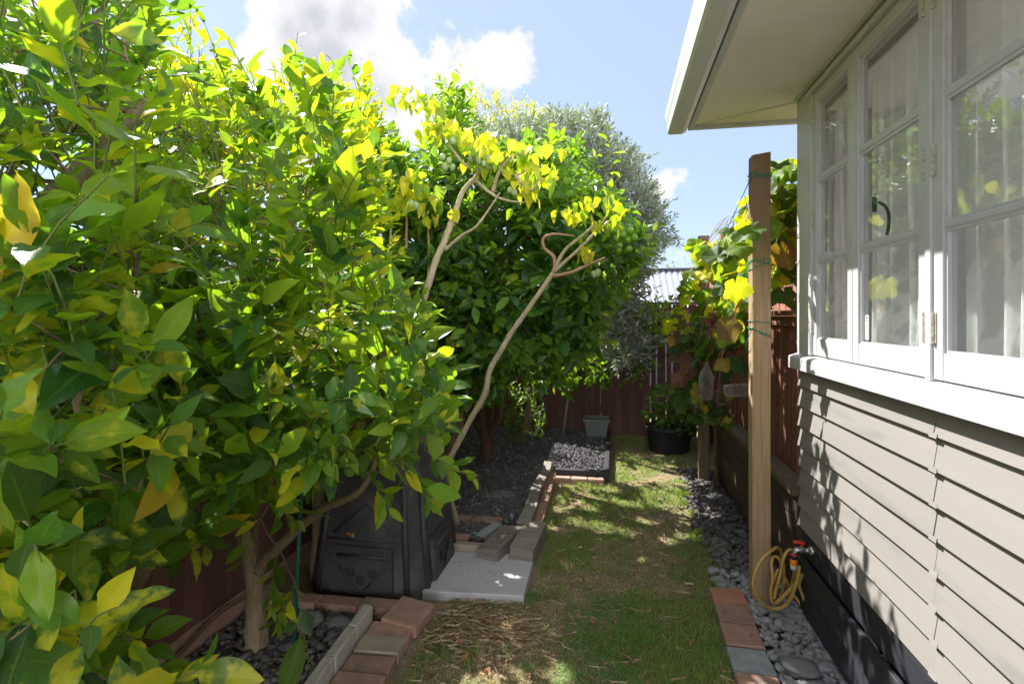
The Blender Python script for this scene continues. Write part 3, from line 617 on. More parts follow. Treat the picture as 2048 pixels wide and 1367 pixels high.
# joinery frame: corner board, mullions, head
def jbox(x0, x1, y0, y1, z0, z1, name='mullion', bev=.002): return hp(MB().box((x0, y0, z0), (x1, y1, z1), bev=bev), name, MT['trim'])
jbox(.992, 1.06, 3.085, 3.268, 1.385, 2.80, 'corner_board')
jbox(.986, 1.0, 3.035, 3.083, 1.395, 2.74, 'jamb')
MY = [(1.960, 1.994), (.66, .69), (-.62, -.59), (-1.9, -1.87)]
for a, b_ in MY: jbox(.988, 1.09, a, b_, 1.39, 2.74, 'mullion')
jbox(.990, 1.06, YB, 3.083, 2.722, 2.80, 'head_board')
hp(MB().tube([(.984, YB, 2.735), (.984, 3.09, 2.735)], .012, 8), 'head_bead', MT['trim'])
jbox(.975, .989, YB, 3.268, 2.765, 2.80, 'scotia')
def sash(y0, y1, hinge_at=None, latch=False):
    """casement between y0<y1: frame, three panes, glazing bars"""
    s = bpy.data.objects.new('casement_window', None); col.objects.link(s); s.parent = house; s.location = Vector((0, 0, 0))
    x0, x1 = .996, 1.034; st = .052; zb, zt = 1.398, 2.72; gb, gt = 1.482, 2.665
    def p(mb, name, mat, **kw): mb.V = [tuple(Vector(v) - HL) for v in mb.V]; return mb.build(name, mat, s, **kw)
    p(MB().box((x0, y0, zb), (x1, y0 + st, zt), bev=.002), 'stile', MT['trim']); p(MB().box((x0, y1 - st, zb), (x1, y1, zt), bev=.002), 'stile', MT['trim'])
    p(MB().box((x0 + .001, y0 + st, zb), (x1, y1 - st, gb), bev=.002), 'bottom_rail', MT['trim']); p(MB().box((x0 + .001, y0 + st, gt), (x1, y1 - st, zt), bev=.002), 'top_rail', MT['trim'])
    zs = [gb, 1.875, 2.278, gt]
    for i in (1, 2): p(MB().box((x0 + .004, y0 + st, zs[i] - .011), (x1 - .002, y1 - st, zs[i] + .011), bev=.004), 'glazing_bar', MT['trim'])
    for i in range(3):
        a = zs[i] + (.011 if i else 0); c_ = zs[i + 1] - (.011 if i < 2 else 0)
        p(MB().box((1.016, y0 + st, a), (1.0175, y1 - st, c_)), 'pane', MT['glass'])
        b = MB(); bw = .009     # putty bead round the pane
        for (u0, u1, w0, w1) in ((y0 + st, y0 + st + bw, a, c_), (y1 - st - bw, y1 - st, a, c_), (y0 + st + bw, y1 - st - bw, a, a + bw), (y0 + st + bw, y1 - st - bw, c_ - bw, c_)): b.box((1.004, u0, w0), (1.0155, u1, w1))
        p(b, 'putty', MT['trim'])
    if hinge_at is not None:
        for z in (1.56, 2.09, 2.62):
            b = MB()
            for k_ in range(5): b.tube([(.991, hinge_at, z - .05 + k_ * .02), (.991, hinge_at, z - .05 + k_ * .02 + .0185)], .0065, 8)
            b.box((.9925, hinge_at - .012, z - .048), (.9955, hinge_at + .012, z + .048)); p(b, 'hinge', MT['hinge'])
    if latch:
        b = MB(); yl = y1 - st - .03
        b.box((1.04, yl - .012, 2.02), (1.05, yl + .012, 2.09), bev=.002); b.tube(catmull([(1.06, yl, 2.06), (1.075, yl - .02, 2.04), (1.075, yl - .05, 2.0), (1.07, yl - .06, 1.95), (1.068, yl - .05, 1.92)], 4), .006, 6)
        p(b, 'window_latch', MT['black'], smooth=True)
    return s
sash(2.562, 3.033, 3.028); sash(1.995, 2.558, 2.002, latch=True)
s3 = sash(1.325, 1.959, 1.952); sash(.692, 1.323); sash(.03, .658); sash(-.588, .028); sash(-1.25, -.622); sash(-1.868, -1.252)
b = MB().box((1.0142, 2.455, 1.50), (1.0155, 2.485, 1.60)); b.V = [tuple(Vector(v) - HL) for v in b.V]; st_ = b.build('window_sticker', MT['sticker'], house)
b = MB()
for k_ in range(7): b.box((1.0134, 2.459, 1.515 + k_ * .010), (1.0141, 2.481 - .004 * (k_ % 3), 1.518 + k_ * .010))
b.box((1.0134, 2.459, 1.588), (1.0141, 2.481, 1.594)); b.V = [tuple(Vector(v) - HL) for v in b.V]; b.build('sticker_print', MT['ink'], st_)
# eave: soffit, fascia, gutter, hip roof
EX = .40; EY = 3.60
hp(MB().add([(EX + .09, YB, 2.782), (1.06, YB, 2.782), (1.06, 3.27, 2.782), (EX + .09, EY - .03, 2.782), (EX + .09, YB, 2.79), (1.06, YB, 2.79), (1.06, 3.27, 2.79), (EX + .09, EY - .03, 2.79)], [(0, 1, 2, 3)[::-1], (4, 5, 6, 7), (0, 1, 5, 4), (1, 2, 6, 5), (2, 3, 7, 6), (3, 0, 4, 7)]), 'soffit_panel', MT['soffit'])
hp(MB().add([(EX + .096, EY - .03, 2.781), (1.064, 3.273, 2.781), (6.4, 3.273, 2.781), (6.4, EY - .03, 2.781), (EX + .096, EY - .03, 2.789), (1.064, 3.273, 2.789), (6.4, 3.273, 2.789), (6.4, EY - .03, 2.789)], [(0, 1, 2, 3)[::-1], (4, 5, 6, 7), (0, 1, 5, 4), (1, 2, 6, 5), (2, 3, 7, 6), (3, 0, 4, 7)]), 'soffit_panel', MT['soffit'])
hp(MB().box((EX + .055, YB, 2.755), (EX + .088, EY - .03, 2.90), bev=.002), 'fascia_board', MT['trim'])
hp(MB().box((EX + .055, EY - .028, 2.757), (6.4, EY + .0, 2.90), bev=.002), 'fascia_board', MT['trim'])
prof = [(.045, 2.89), (.045, 2.752), (.02, 2.742), (-.052, 2.742), (-.066, 2.752), (-.070, 2.80), (-.078, 2.83), (-.082, 2.872), (-.076, 2.882), (-.068, 2.876), (-.064, 2.83), (-.058, 2.765), (.035, 2.762), (.038, 2.89)]
b = MB(); V = []; n = len(prof)
for y in (YB, EY + .005): V += [(EX + .0 + p_[0], y, p_[1]) for p_ in prof]
Fs = [(k_, (k_ + 1) % n, n + (k_ + 1) % n, n + k_) for k_ in range(n)]
gut = hp(b.add(V, Fs), 'gutter', MT['gutter'])
hp(MB().add([(EX + p_[0] * 1.01, EY + .006, p_[1]) for p_ in prof[:9]] + [(EX + p_[0] * 1.01, EY + .010, p_[1]) for p_ in prof[:9]], [tuple(range(9)), tuple(range(17, 8, -1))] + [(k_, (k_ + 1) % 9, 9 + (k_ + 1) % 9, 9 + k_) for k_ in range(9)]), 'gutter_stop_end', MT['gutter'])
b = MB(); rz0, rz1 = 2.90, 4.4
b.add([(EX + .03, YB, rz0), (EX + .03, EY, rz0), (3.6, EY - 3.2, rz1), (3.6, YB, rz1), (6.6, EY, rz0), (6.6, YB, rz0)], [(0, 3, 2, 1), (1, 2, 4), (2, 3, 5, 4)])
hp(b, 'roof', MT['ridge'])
hp(MB().tube([(EX + .10, EY - .033, 2.7815), (1.0, 3.28, 2.7815)], .0035, 6), 'soffit_seam', MT['trim'])
b = MB()
for i, zb in enumerate(ZB):
    for yy_ in [1.955 + d_ for d_ in (-.035, .035)] + [3.18, 2.78, 2.36, 1.52, 1.08, .66]:
        x_, z_ = .9955, zb + .022; b.lathe([(0, 0), (.0022, 0)], sides=5)
        for v_ in range(len(b.V) - 10, len(b.V)): p_ = b.V[v_]; b.V[v_] = (x_, yy_ + p_[0], z_ + p_[1])
hp(b, 'nail_heads', MT['hinge'], kind='stuff')
# lace curtains, each hanging inside its own window
def curtain(y0, y1, label, seed):
    nx_, nz_ = 90, 14; V = []; U = []
    for j in range(nz_ + 1):
        for i in range(nx_ + 1):
            t = i / nx_; v = j / nz_; y = y0 + (y1 - y0) * t; amp = .022 * (1 - .25 * v)
            x = 1.12 + amp * math.sin(t * (y1 - y0) * 62 + seed + .8 * math.sin(v * 2.2 + t * 5)) + .012 * math.sin(t * 23 * (y1 - y0) + seed * 2)
            V.append((x, y + .012 * math.sin(v * 4 + t * 9 + seed), 1.40 + 1.24 * v)); U.append((t * (y1 - y0) * 1.25, v * 1.24))
    Lp = []
    for j in range(nz_):
        for i in range(nx_): a = j * (nx_ + 1) + i; Lp += [a, a + 1, a + nx_ + 2, a + nx_ + 1]
    me = raw_mesh('lace_curtain', V, Lp, [4] * (len(Lp) // 4), MT['lace'], uv=U, smooth=True)
    link('lace_curtain', me, label=label, cat='curtain')
curtain(2.76, 3.21, 'narrow lace curtain behind the far casement nearest the house corner', 0)
curtain(2.20, 2.70, 'lace curtain behind the middle casement with the black latch', 1.7)
curtain(.98, 2.07, 'wide lace curtain behind the nearest large casement', 3.1)
curtain(-.6, .95, 'lace curtain in the windows beyond the right edge of view', 4.4)
MB().box((1.075, YB + .1, 2.655), (1.085, 3.2, 2.69)).build('curtain_rail', MT['whiteplastic'], label='thin curtain rail along the top inside the windows', cat='curtain rail')

# ------------------------------------------------------------------ tap, hose
tp = empty('garden_tap', (1.0, 3.05, .40), label='metal garden tap with red handle on the house corner', cat='tap')
T0 = Vector((1.0, 3.05, .40))
def tpb(mb, name, mat, smooth=True): mb.V = [tuple(Vector(v) - T0) for v in mb.V]; return mb.build(name, mat, tp, smooth)
tx = .925; ty = 3.05; tz = .395
tpb(MB().tube([(1.012, ty, tz), (.985, ty, tz), (.984, ty, tz), (.96, ty, tz), (.945, ty, tz), (.925, ty, tz), (.915, ty, tz - .01), (.912, ty, tz - .03)], [.022, .022, .012, .012, .016, .015, .013, .012], 12), 'tap_body', MT['metal'])
tpb(MB().tube([(.95, ty, tz + .012), (.95, ty, tz + .034)], [.01, .007], 10), 'tap_spindle', MT['metal'])
tpb(MB().box((.905, ty - .013, tz + .032), (.962, ty + .013, tz + .046), bev=.005).tube([(.95, ty, tz + .02), (.95, ty, tz + .04)], .011, 10), 'tap_handle', MT['redplastic'])
cn = empty('hose_connector', (.912, 3.05, .33), label='orange and white hose connector clipped under the tap', cat='hose connector')
C0 = Vector((.912, 3.05, .33))
def cnb(mb, name, mat): mb.V = [tuple(Vector(v) - C0) for v in mb.V]; return mb.build(name, mat, cn, True)
cnb(MB().tube([(.912, ty, .372), (.912, ty, .366)], .020, 14), 'collar', MT['redplastic']); cnb(MB().tube([(.912, ty, .366), (.911, ty, .348)], .0185, 14), 'ring', MT['darkblue'])
cnb(MB().tube([(.911, ty, .348), (.911, ty, .344), (.909, ty, .318), (.909, ty, .314)], [.016, .0185, .0175, .015], 14), 'sleeve', MT['orangeplastic']); cnb(MB().tube([(.909, ty, .314), (.908, ty, .292)], [.0165, .014], 14), 'nut', MT['whiteplastic'])
def hpix(pts):
    return [at(1480 + x / 6.835, 1040 + y / 6.835, Y=Y_) for x, y, Y_ in pts]
hz_ = hpix([(810, 610, 3.05), (800, 700, 3.05), (770, 850, 3.05), (700, 1050, 3.06), (600, 1170, 3.08), (460, 1210, 3.08), (330, 1150, 3.06), (240, 1020, 3.05), (185, 880, 3.04), (195, 740, 3.04), (260, 590, 3.05), (360, 470, 3.07), (460, 390, 3.11), (520, 370, 3.16), (560, 430, 3.19), (590, 560, 3.2), (600, 700, 3.2), (600, 850, 3.19), (560, 1050, 3.17),
            (500, 1120, 3.14), (440, 1110, 3.12), (425, 950, 3.11), (450, 780, 3.11), (430, 620, 3.12), (450, 510, 3.14), (510, 500, 3.15), (560, 600, 3.15), (530, 800, 3.15), (480, 960, 3.14), (470, 1060, 3.12), (490, 960, 3.12), (560, 700, 3.11), (595, 520, 3.11), (640, 430, 3.12), (700, 400, 3.12), (760, 430, 3.13), (765, 560, 3.14), (750, 700, 3.14),
            (690, 900, 3.15), (560, 1080, 3.13), (470, 1130, 3.12), (430, 1080, 3.12), (440, 920, 3.13), (520, 680, 3.15), (600, 760, 3.17), (680, 920, 3.17), (780, 1080, 3.16), (880, 1230, 3.12), (925, 1230, 3.10), (880, 1080, 3.1), (810, 880, 3.1), (850, 740, 3.1), (780, 840, 3.09), (640, 990, 3.08), (500, 1120, 3.08)])
hc = catmull(hz_, 7)
for v_ in hc: v_.z = max(v_.z, .042)
ho = MB().tube(hc, .0086, 10).build('garden_hose', MT['hose'], None, True, label='coiled yellow-tan garden hose hanging from the tap in front of the post', cat='hose')
b = MB(); pr = None
for side in (0, 2.1, 4.2):
    P_ = []
    for i, p_ in enumerate(hc):
        t = (hc[min(i + 1, len(hc) - 1)] - hc[max(i - 1, 0)]).normalized(); x = t.cross(Vector((.2, 1, .1))).normalized(); y = t.cross(x)
        P_.append(p_ + (x * math.cos(side) + y * math.sin(side)) * .0082)
    b.tube(P_, .0013, 4)
b.build('hose_stripe', MT['hosestripe'], ho)

# ------------------------------------------------------------------ posts
def wpost(x0, x1, y0, y1, z1, mat, label, notch=False):
    b = MB(); cx, cy = (x0 + x1) / 2, (y0 + y1) / 2; hx, hy = (x1 - x0) / 2, (y1 - y0) / 2
    n = 10; V = []
    for j in range(n + 1):
        z = -.05 + (z1 + .05) * j / n; w_ = .0015 * math.sin(j * 1.3); c_ = .004
        sq = [(-hx + c_, -hy), (hx - c_, -hy), (hx, -hy + c_), (hx, hy - c_), (hx - c_, hy), (-hx + c_, hy), (-hx, hy - c_), (-hx, -hy + c_)]
        for k_, (a, b_) in enumerate(sq):
            zz = z
            if notch and j == n and a < 0: zz -= .012
            V.append((a + w_, b_ + w_, zz))
    Fs = [tuple(range(8))[::-1], tuple(n * 8 + k_ for k_ in range(8))]
    for j in range(n):
        for k_ in range(8): Fs.append((j * 8 + k_, j * 8 + (k_ + 1) % 8, (j + 1) * 8 + (k_ + 1) % 8, (j + 1) * 8 + k_))
    o = b.add(V, Fs).build('timber_post', mat, label=label, cat='post'); o.location = (cx, cy, 0); return o
wpost(.757, .853, 3.25, 3.346, 2.503, MT['post'], 'tall pale pine post beside the house corner with green twine tied round it', True)
wpost(.80, .895, 5.50, 5.595, 2.36, MT['postold'], 'dark weathered post further along the retaining wall behind the grapevine')
def ring(z, slope=0, r=.054, name='x'):
    c_ = Vector((.805, 3.298, 1.6 + (z - 1.6) * .956)); s_ = .0515; P_ = []
    for k_ in range(17):
        a = k_ / 16 * 4; e_ = int(a) % 4; f_ = a - int(a); cs = [(-s_, -s_), (s_, -s_), (s_, s_), (-s_, s_)]
        p0 = cs[e_]; p1 = cs[(e_ + 1) % 4]; x = p0[0] + (p1[0] - p0[0]) * f_; y = p0[1] + (p1[1] - p0[1]) * f_; P_.append(c_ + Vector((x, y, slope * x * 8 + .003 * math.sin(k_ * 2.2))))
    return P_
tw = MB()
for z, s_ in ((2.415, -.03), (2.41, .02), (2.405, -.06), (1.92, .01), (1.905, -.03), (1.89, .05), (1.56, -.01), (1.50, -.05), (1.495, -.07)): tw.tube(ring(z, s_), .0022, 5, False)
w2 = MB()
w2.tube(catmull([(.752, 3.245, 2.374), (.72, 3.6, 2.2), (.70, 4.2, 2.02), (.76, 4.9, 2.0), (.80, 5.5, 2.12)], 5), .0025, 5)
w2.tube(catmull([(.752, 3.245, 1.905), (.70, 3.28, 1.8), (.68, 3.38, 1.66), (.66, 3.4, 1.62)], 4), .0022, 5); w2.tube(catmull([(.752, 3.245, 1.905), (.71, 3.26, 1.75), (.70, 3.37, 1.6)], 4), .0022, 5); w2.tube(catmull([(.752, 3.245, 1.515), (.735, 3.3, 1.44), (.76, 3.39, 1.38)], 4), .0022, 5)
tw.build('twine_lashing', MT['twine'], label='green twine wrapped several times round the pale pine post', cat='twine')
w2.build('twine_line', MT['twine'], label='green twine line running from the pine post to the far post through the vine', cat='twine')
MB().tube([(.81, 3.3, 2.30), (.85, 5.5, 2.30)], .0018, 5).tube([(.81, 3.3, 1.62), (.85, 5.5, 1.62)], .0018, 5).build('vine_wire', MT['wire'], label='thin steel training wires stretched between the two vine posts', cat='wire')

# ------------------------------------------------------------------ right hand fence and retaining wall
rw = empty('retaining_wall', (1.0, 4.5, 0), label='low stained timber retaining wall with pale cap running on from the house corner', cat='retaining wall')
RO = Vector((1.0, 4.5, 0))
for i in range(4):
    for (y0, y1) in ((3.30, 4.46), (4.465, 5.86)):
        o = MB().box((-.0, -(y1 - y0) / 2, -.0725), (.045, (y1 - y0) / 2, .0725), bev=.004, jit=.001).build('wall_plank', MT['sleeper'], rw); o.location = (0.0, (y0 + y1) / 2 - 4.5, .07 + i * .149)
for (y0, y1) in ((3.30, 3.52), (3.525, 5.1), (5.105, 5.86)):
    o = MB().box((-.025, -(y1 - y0) / 2, -.02), (.10, (y1 - y0) / 2, .02), bev=.003).build('cap_board', MT['postold'], rw); o.location = (0.0, (y0 + y1) / 2 - 4.5, .612)
pf = empty('picket_fence', (1.12, 4.6, .63), label='red-brown picket fence with flat top rail standing on the retaining wall', cat='fence')
pk = MB().box((-.009, -.024, -.03), (.009, .024, .96), bev=.002).mesh('picket', MT['picket'])
for i in range(44):
    o = link('picket', pk, pf); o.location = (random.uniform(-.004, .004), -1.29 + i * .088, 0 + random.uniform(-.008, .008)); o.rotation_euler = (0, 0, random.uniform(-.04, .04))
for (y0, y1) in ((-1.32, 2.62),):
    MB().box((-.055, y0, .965), (.05, y1, 1.0), bev=.003).build('top_rail', MT['picket'], pf); MB().box((-.03, y0, .90), (-.011, y1, .963), bev=.003).build('top_rail', MT['picket'], pf)
    MB().box((.011, y0, .10), (.05, y1, .17)).build('back_rail', MT['sleeper'], pf)
    for k_ in range(10): MB().box((.012, y0 + .13 + k_ * .4, -.6), (.06, y0 + .18 + k_ * .4, .89)).build('fence_post', MT['sleeper'], pf)
tf = empty('tall_fence', (1.22, 4.8, 0), label='tall terracotta board fence rising behind the picket fence', cat='fence')
tb = MB().box((-.009, -.07, 0), (.009, .07, 2.42), bev=.002).mesh('board', MT['terra'])
for i in range(30):
    o = link('board', tb, tf); o.location = (0, -1.40 + i * .152, 0 + random.uniform(-.004, .004) ); o.scale = (1, 1, 1)
MB().box((-.04, -1.5, 2.425), (.05, 3.1, 2.45), bev=.003).build('cap_rail', MT['terra'], tf)
for k_ in range(3): MB().box((-.055, -1.3 + k_ * 1.45, 0), (-.012, -1.21 + k_ * 1.45, 2.52), bev=.003).build('fence_post', MT['picket'], tf)
for z in (.3, 1.2, 2.15): MB().box((.012, -1.5, z), (.05, 3.1, z + .07)).build('rail', MT['terra'], tf)

# ------------------------------------------------------------------ left and back fences
lf = empty('board_fence', (-1.97, 3, 0), label='long red-brown close-boarded fence behind the citrus trees on the left', cat='fence')
bm_ = [MB().box((-.010, -.0475, 0), (.010, .0475, 1.72), bev=.0025, jit=.0008).mesh('board', MT['fence']) for _ in range(4)]
for i in range(107):
    o = link('board', bm_[i % 4], lf); o.location = (random.uniform(-.003, .003), -5.3 + i * .0956, 0.1); o.rotation_euler = (0, 0, random.uniform(-.012, .012))
MB().box((-.012, -5.4, -.05), (.018, 4.9, .125), bev=.003).build('plinth_board', MT['brick'], lf); MB().box((-.05, -5.4, 1.822), (.04, 4.9, 1.86), bev=.003).build('cap_rail', MT['fence'], lf)
for z in (.3, .95, 1.6): MB().box((-.06, -5.4, z), (-.012, 4.9, z + .08)).build('rail', MT['fence'], lf)
bf = empty('board_fence', (0, 7.56, 0), label='dark red-brown board fence across the back of the garden, left of the slatted part', cat='fence')
for i in range(24):
    o = link('board', bm_[i % 4], bf); o.rotation_euler = (0, 0, R(90)); o.location = (-1.9 + i * .0956 - .05, random.uniform(-.004, .004), -.03)
MB().box((-1.96, .012, .3), (.27, .06, .38)).build('rail', MT['fence'], bf); MB().box((-1.96, .012, 1.4), (.27, .06, 1.48)).build('rail', MT['fence'], bf); MB().box((.285, -.03, 0), (.365, .05, 1.80), bev=.003).build('fence_post', MT['fence'], bf); MB().box((-1.96, -.05, 1.745), (.27, .04, 1.78)).build('cap_rail', MT['fence'], bf)
sf = empty('slatted_fence', (0, 7.56, 0), label='slatted red-brown fence with thin see-through gaps behind the black pot', cat='fence')
x = .0 - .19 + .19; xs = []; x = .385
sm_ = MB().box((-.052, -.009, -.03), (.052, .009, 1.74), bev=.0025).mesh('slat', MT['fence']); sm2 = MB().box((-.030, -.009, -.03), (.030, .009, 1.74), bev=.0025).mesh('slat', MT['fence'])
# the wide and narrow slats alternate
x = -.02 + .385
for i in range(24):
    wd = .052 if i % 2 == 0 else .030
    x += wd; o = link('slat', sm_ if i % 2 == 0 else sm2, sf); o.location = (x, 0, 0); x += wd + .018
for z in (.25, .62, 1.05, 1.45): MB().box((.37, .012, z), (x, .035, z + .03)).build('rail', MT['fence'], sf)
MB().box((.37, -.045, 1.742), (x, .04, 1.775)).build('cap_rail', MT['fence'], sf)
# neighbour's shed beyond
nb_ = empty('neighbour_shed', (1.4, 10.5, 0), label='neighbouring building with a pale corrugated roof beyond the back fence', cat='building')
MB().box((-1.6, -1.0, 0), (5, 3.0, 1.72)).build('wall', MT['palewall'], nb_)
V = []; U = []; nxr = 340
for j in range(5):
    for i in range(nxr + 1):
        x_ = -1.9 + 7.2 * i / nxr; V.append((x_, -1.2 + 1.35 * j / 4, 1.74 + .70 * j / 4 + .016 * math.sin(x_ * 2 * math.pi / .0762 * .72)))
Lp = []
for j in range(4):
    for i in range(nxr): a = j * (nxr + 1) + i; Lp += [a, a + 1, a + nxr + 2, a + nxr + 1]
ro_ = link('corrugated_roof', raw_mesh('corrugated_roof', V, Lp, [4] * (len(Lp) // 4), MT['roofmetal'], smooth=True), nb_)
MB().box((-1.95, .08, 2.44), (5.35, .26, 2.475)).build('ridge_cap', MT['ridge'], nb_); MB().add([(-1.9, .15, 2.45), (5.3, .15, 2.45), (5.3, 3.1, 1.74), (-1.9, 3.1, 1.74)], [(0, 1, 2, 3)]).build('rear_roof', MT['roofmetal'], nb_)

# ------------------------------------------------------------------ compost bin
cb = empty('compost_bin', (-1.40, 3.26, 0), label='black plastic compost bin with vent slots and a hatch under the citrus leaves', cat='compost bin')
def sq8(h, c_): return [(-h + c_, -h), (h - c_, -h), (h, -h + c_), (h, h - c_), (h - c_, h), (-h + c_, h), (-h, h - c_), (-h, -h + c_)]
prof_ = [(0, .37), (.02, .365), (.05, .362), (.60, .305), (.66, .300), (.68, .285), (.80, .27)]
b = MB(); V = []
for z, h in prof_: V += [(a, b_, z) for a, b_ in sq8(h, .095)]
Fs = [tuple(range(8))[::-1], tuple((len(prof_) - 1) * 8 + k_ for k_ in range(8))]
for j in range(len(prof_) - 1):
    for k_ in range(8): Fs.append((j * 8 + k_, j * 8 + (k_ + 1) % 8, (j + 1) * 8 + (k_ + 1) % 8, (j + 1) * 8 + k_))
b.add(V, Fs).build('bin_body', MT['plastic'], cb)
def fp(face, u, z, o_=0):
    h = .364 - z * .1035; y = -(h + o_)
    p_ = Vector((u, y, z))
    return p_ if face == 0 else Vector((-p_.y, p_.x, z))
for face in (0, 1):
    for (P_, r_, nm) in (([(-.27, .02), (-.22, .66)], .018, 'corner_rib'), ([(.27, .02), (.22, .66)], .018, 'corner_rib'), ([(-.19, .35), (.0, .52), (.19, .35)], .010, 'moulded_rib'), ([(-.235, .32), (.235, .32)], .010, 'moulded_rib')):
        MB().tube([fp(face, u, z, -.002) for u, z in P_], r_, 8).build(nm, MT['plastic'], cb, True)
    hb = MB(); q = [(-.19, .035), (.19, .035), (.175, .29), (-.175, .29)]
    V = [fp(face, u, z, .022) for u, z in q] + [fp(face, u * 1.02, z, .0) for u, z in q]; hb.add(V, [(0, 1, 2, 3), (1, 0, 4, 5), (2, 1, 5, 6), (3, 2, 6, 7), (0, 3, 7, 4)])
    ht = hb.build('hatch', MT['plastic'], cb)
    MB().tube([fp(face, -.15, .24, .026), fp(face, .15, .24, .026)], .011, 8).build('hatch_handle', MT['plastic'], ht, True)
    rb = MB()
    for P_ in ([(-.14, .18), (-.02, .06)], [(.14, .18), (.02, .06)]): rb.tube([fp(face, u, z, .022) for u, z in P_], .007, 6)
    rb.build('hatch_rib', MT['plastic'], ht, True)
    for (u, z, o_) in ((0, .46, 0), (-.09, .385, 0), (.0, .385, 0), (.09, .385, 0), (-.15, .5, 0), (.15, .5, 0), (0, .11, .022), (-.07, .15, .022), (.07, .15, .022)):
        vb = MB()
        for k_ in range(-3, 4):
            hh = .026 * math.sqrt(max(.05, 1 - (k_ / 3.6) ** 2)); w_ = .0022
            c0 = fp(face, u + k_ * .0095, z - hh, o_ + .0015); 
            V = [fp(face, u + k_ * .0095 - w_, z - hh, o_ + .0018), fp(face, u + k_ * .0095 + w_, z - hh, o_ + .0018), fp(face, u + k_ * .0095 + w_, z + hh, o_ + .0018), fp(face, u + k_ * .0095 - w_, z + hh, o_ + .0018)]
            vb.add(V + [v_ + Vector((0, .001, 0)) for v_ in V], [(0, 1, 2, 3), (0, 4, 5, 1), (2, 6, 7, 3), (1, 5, 6, 2), (3, 7, 4, 0)])
        vb.build('vent', MT['bricktan'] if u == 0 and z > .4 else MT['void'], cb)
lid = MB(); V = []
for z, h in ((.80, .285), (.83, .285), (.87, .22), (.875, .1)): V += [(a, b_, z) for a, b_ in sq8(h, .09 if h > .15 else .04)]
Fs = [tuple(range(8))[::-1], tuple(24 + k_ for k_ in range(8))]
for j in range(3):
    for k_ in range(8): Fs.append((j * 8 + k_, j * 8 + (k_ + 1) % 8, (j + 1) * 8 + (k_ + 1) % 8, (j + 1) * 8 + k_))
lid.add(V, Fs).build('lid', MT['plastic'], cb)

# ------------------------------------------------------------------ stakes, pots
g0 = at(587, 1315, Z=0); g1 = at(603, 1065, Y=g0.y)
MB().tube([g0, g1 + Vector((0, 0, .25))], .0105, 10).build('green_stake', MT['greenstake'], None, True, label='green coated garden stake standing in the dark pebbles beside the lemon trunk', cat='stake')
a0 = at(1101, 872, Z=.05); MB().tube([a0, at(1072, 750, Y=a0.y - .1)], .016, 8).build('leaning_pole', MT['stake'], None, True, label='dark grey pole leaning to the left against the tree by the back fence', cat='pole')
a0 = at(1126, 874, Z=.05); MB().tube([a0, at(1143, 740, Y=a0.y)], [.022, .016], 8).build('leaning_pole', MT['stakewood'], None, True, label='pale weathered stake leaning to the right beside the dark pole', cat='pole')
pl = empty('planter_box', (-.215, 7.1, .05), label='grey-green rectangular planter with dead stems by the back fence', cat='planter')
b = MB(); V = []
lv = [(.105, .10, 0), (.12, .115, .03), (.145, .13, .21), (.165, .15, .215), (.165, .15, .245), (.150, .135, .245), (.14, .125, .19)]
for hx, hy, z in lv: V += [(-hx, -hy, z), (hx, -hy, z), (hx, hy, z), (-hx, hy, z)]
Fs = [(3, 2, 1, 0), tuple(24 + k_ for k_ in range(4))]
for j in range(6):
    for k_ in range(4): Fs.append((j * 4 + k_, j * 4 + (k_ + 1) % 4, (j + 1) * 4 + (k_ + 1) % 4, (j + 1) * 4 + k_))
b.add(V, Fs).build('planter_body', MT['planter'], pl); MB().box((-.135, -.12, .192), (.135, .12, .205)).build('potting_soil', MT['soil'], pl)
b = MB()
for _ in range(16):
    x, y = random.uniform(-.12, .12), random.uniform(-.1, .1); h = random.uniform(.05, .15); b.tube([(x, y, .2), (x + random.uniform(-.03, .03), y, .2 + h * .6), (x + random.uniform(-.06, .06), y + random.uniform(-.03, .03), .2 + h)], .0018, 4)
b.build('dead_stems', MT['drytwig'], pl)
bp_ = empty('black_pot', (.64, 6.72, 0), label='large round black plastic tub holding a leafy green plant at the back', cat='plant pot')
MB().lathe([(0, 0), (.21, 0), (.225, .02), (.262, .26), (.278, .262), (.282, .30), (.270, .302), (.262, .27), (.25, .26), (0, .26)], sides=32).build('tub', MT['black'], bp_, True)
MB().lathe([(0, .262), (.255, .262)], sides=24).build('potting_soil', MT['soil'], bp_)
# ------------------------------------------------------------------ leaf templates
def leaf_tmpl(nv, nu, width=.42, peak=.45, fold=.25, curl=.25, wave=.03, twist=0, petiole=.12, seed=0, tip=1.0, side=0):
    V = []; U = []; ph = seed * 1.7
    for j in range(nv + 1):
        v = j / nv
        a = v ** (math.log(.5) / math.log(peak)); wd = width * .5 * (math.sin(math.pi * a) ** .85 if 0 < v < 1 else 0) * (1 - .25 * tip * v ** 3)
        wd = max(wd, .010 if j == 0 else .003)
        for i in range(nu + 1):
            u = 2 * i / nu - 1; au = abs(u)
            x = u * wd + side * math.sin(math.pi * v) * .12
            z = fold * au * wd * (1 - .4 * v) - curl * v * v * .6 + wave * au * math.sin(v * 13 + ph + (2 if u > 0 else 0))
            y = petiole + v * (1 - .12 * curl)
            tw = twist * v; x, z = x * math.cos(tw) - z * math.sin(tw), x * math.sin(tw) + z * math.cos(tw)
            V.append((x, y, z)); U.append((u, v))
    Fs = []
    for j in range(nv):
        for i in range(nu): a = j * (nu + 1) + i; Fs.append((a, a + 1, a + nu + 2, a + nu + 1))
    # petiole: a thin folded strip
    n = len(V); m_ = nu // 2
    V += [(-.012, 0, -.004), (.012, 0, -.004), (.009, petiole * 1.02, 0), (-.009, petiole * 1.02, 0)]; U += [(0, 0)] * 4; Fs.append((n, n + 1, n + 2, n + 3))
    return np.array(V), np.array(Fs), np.array(U)
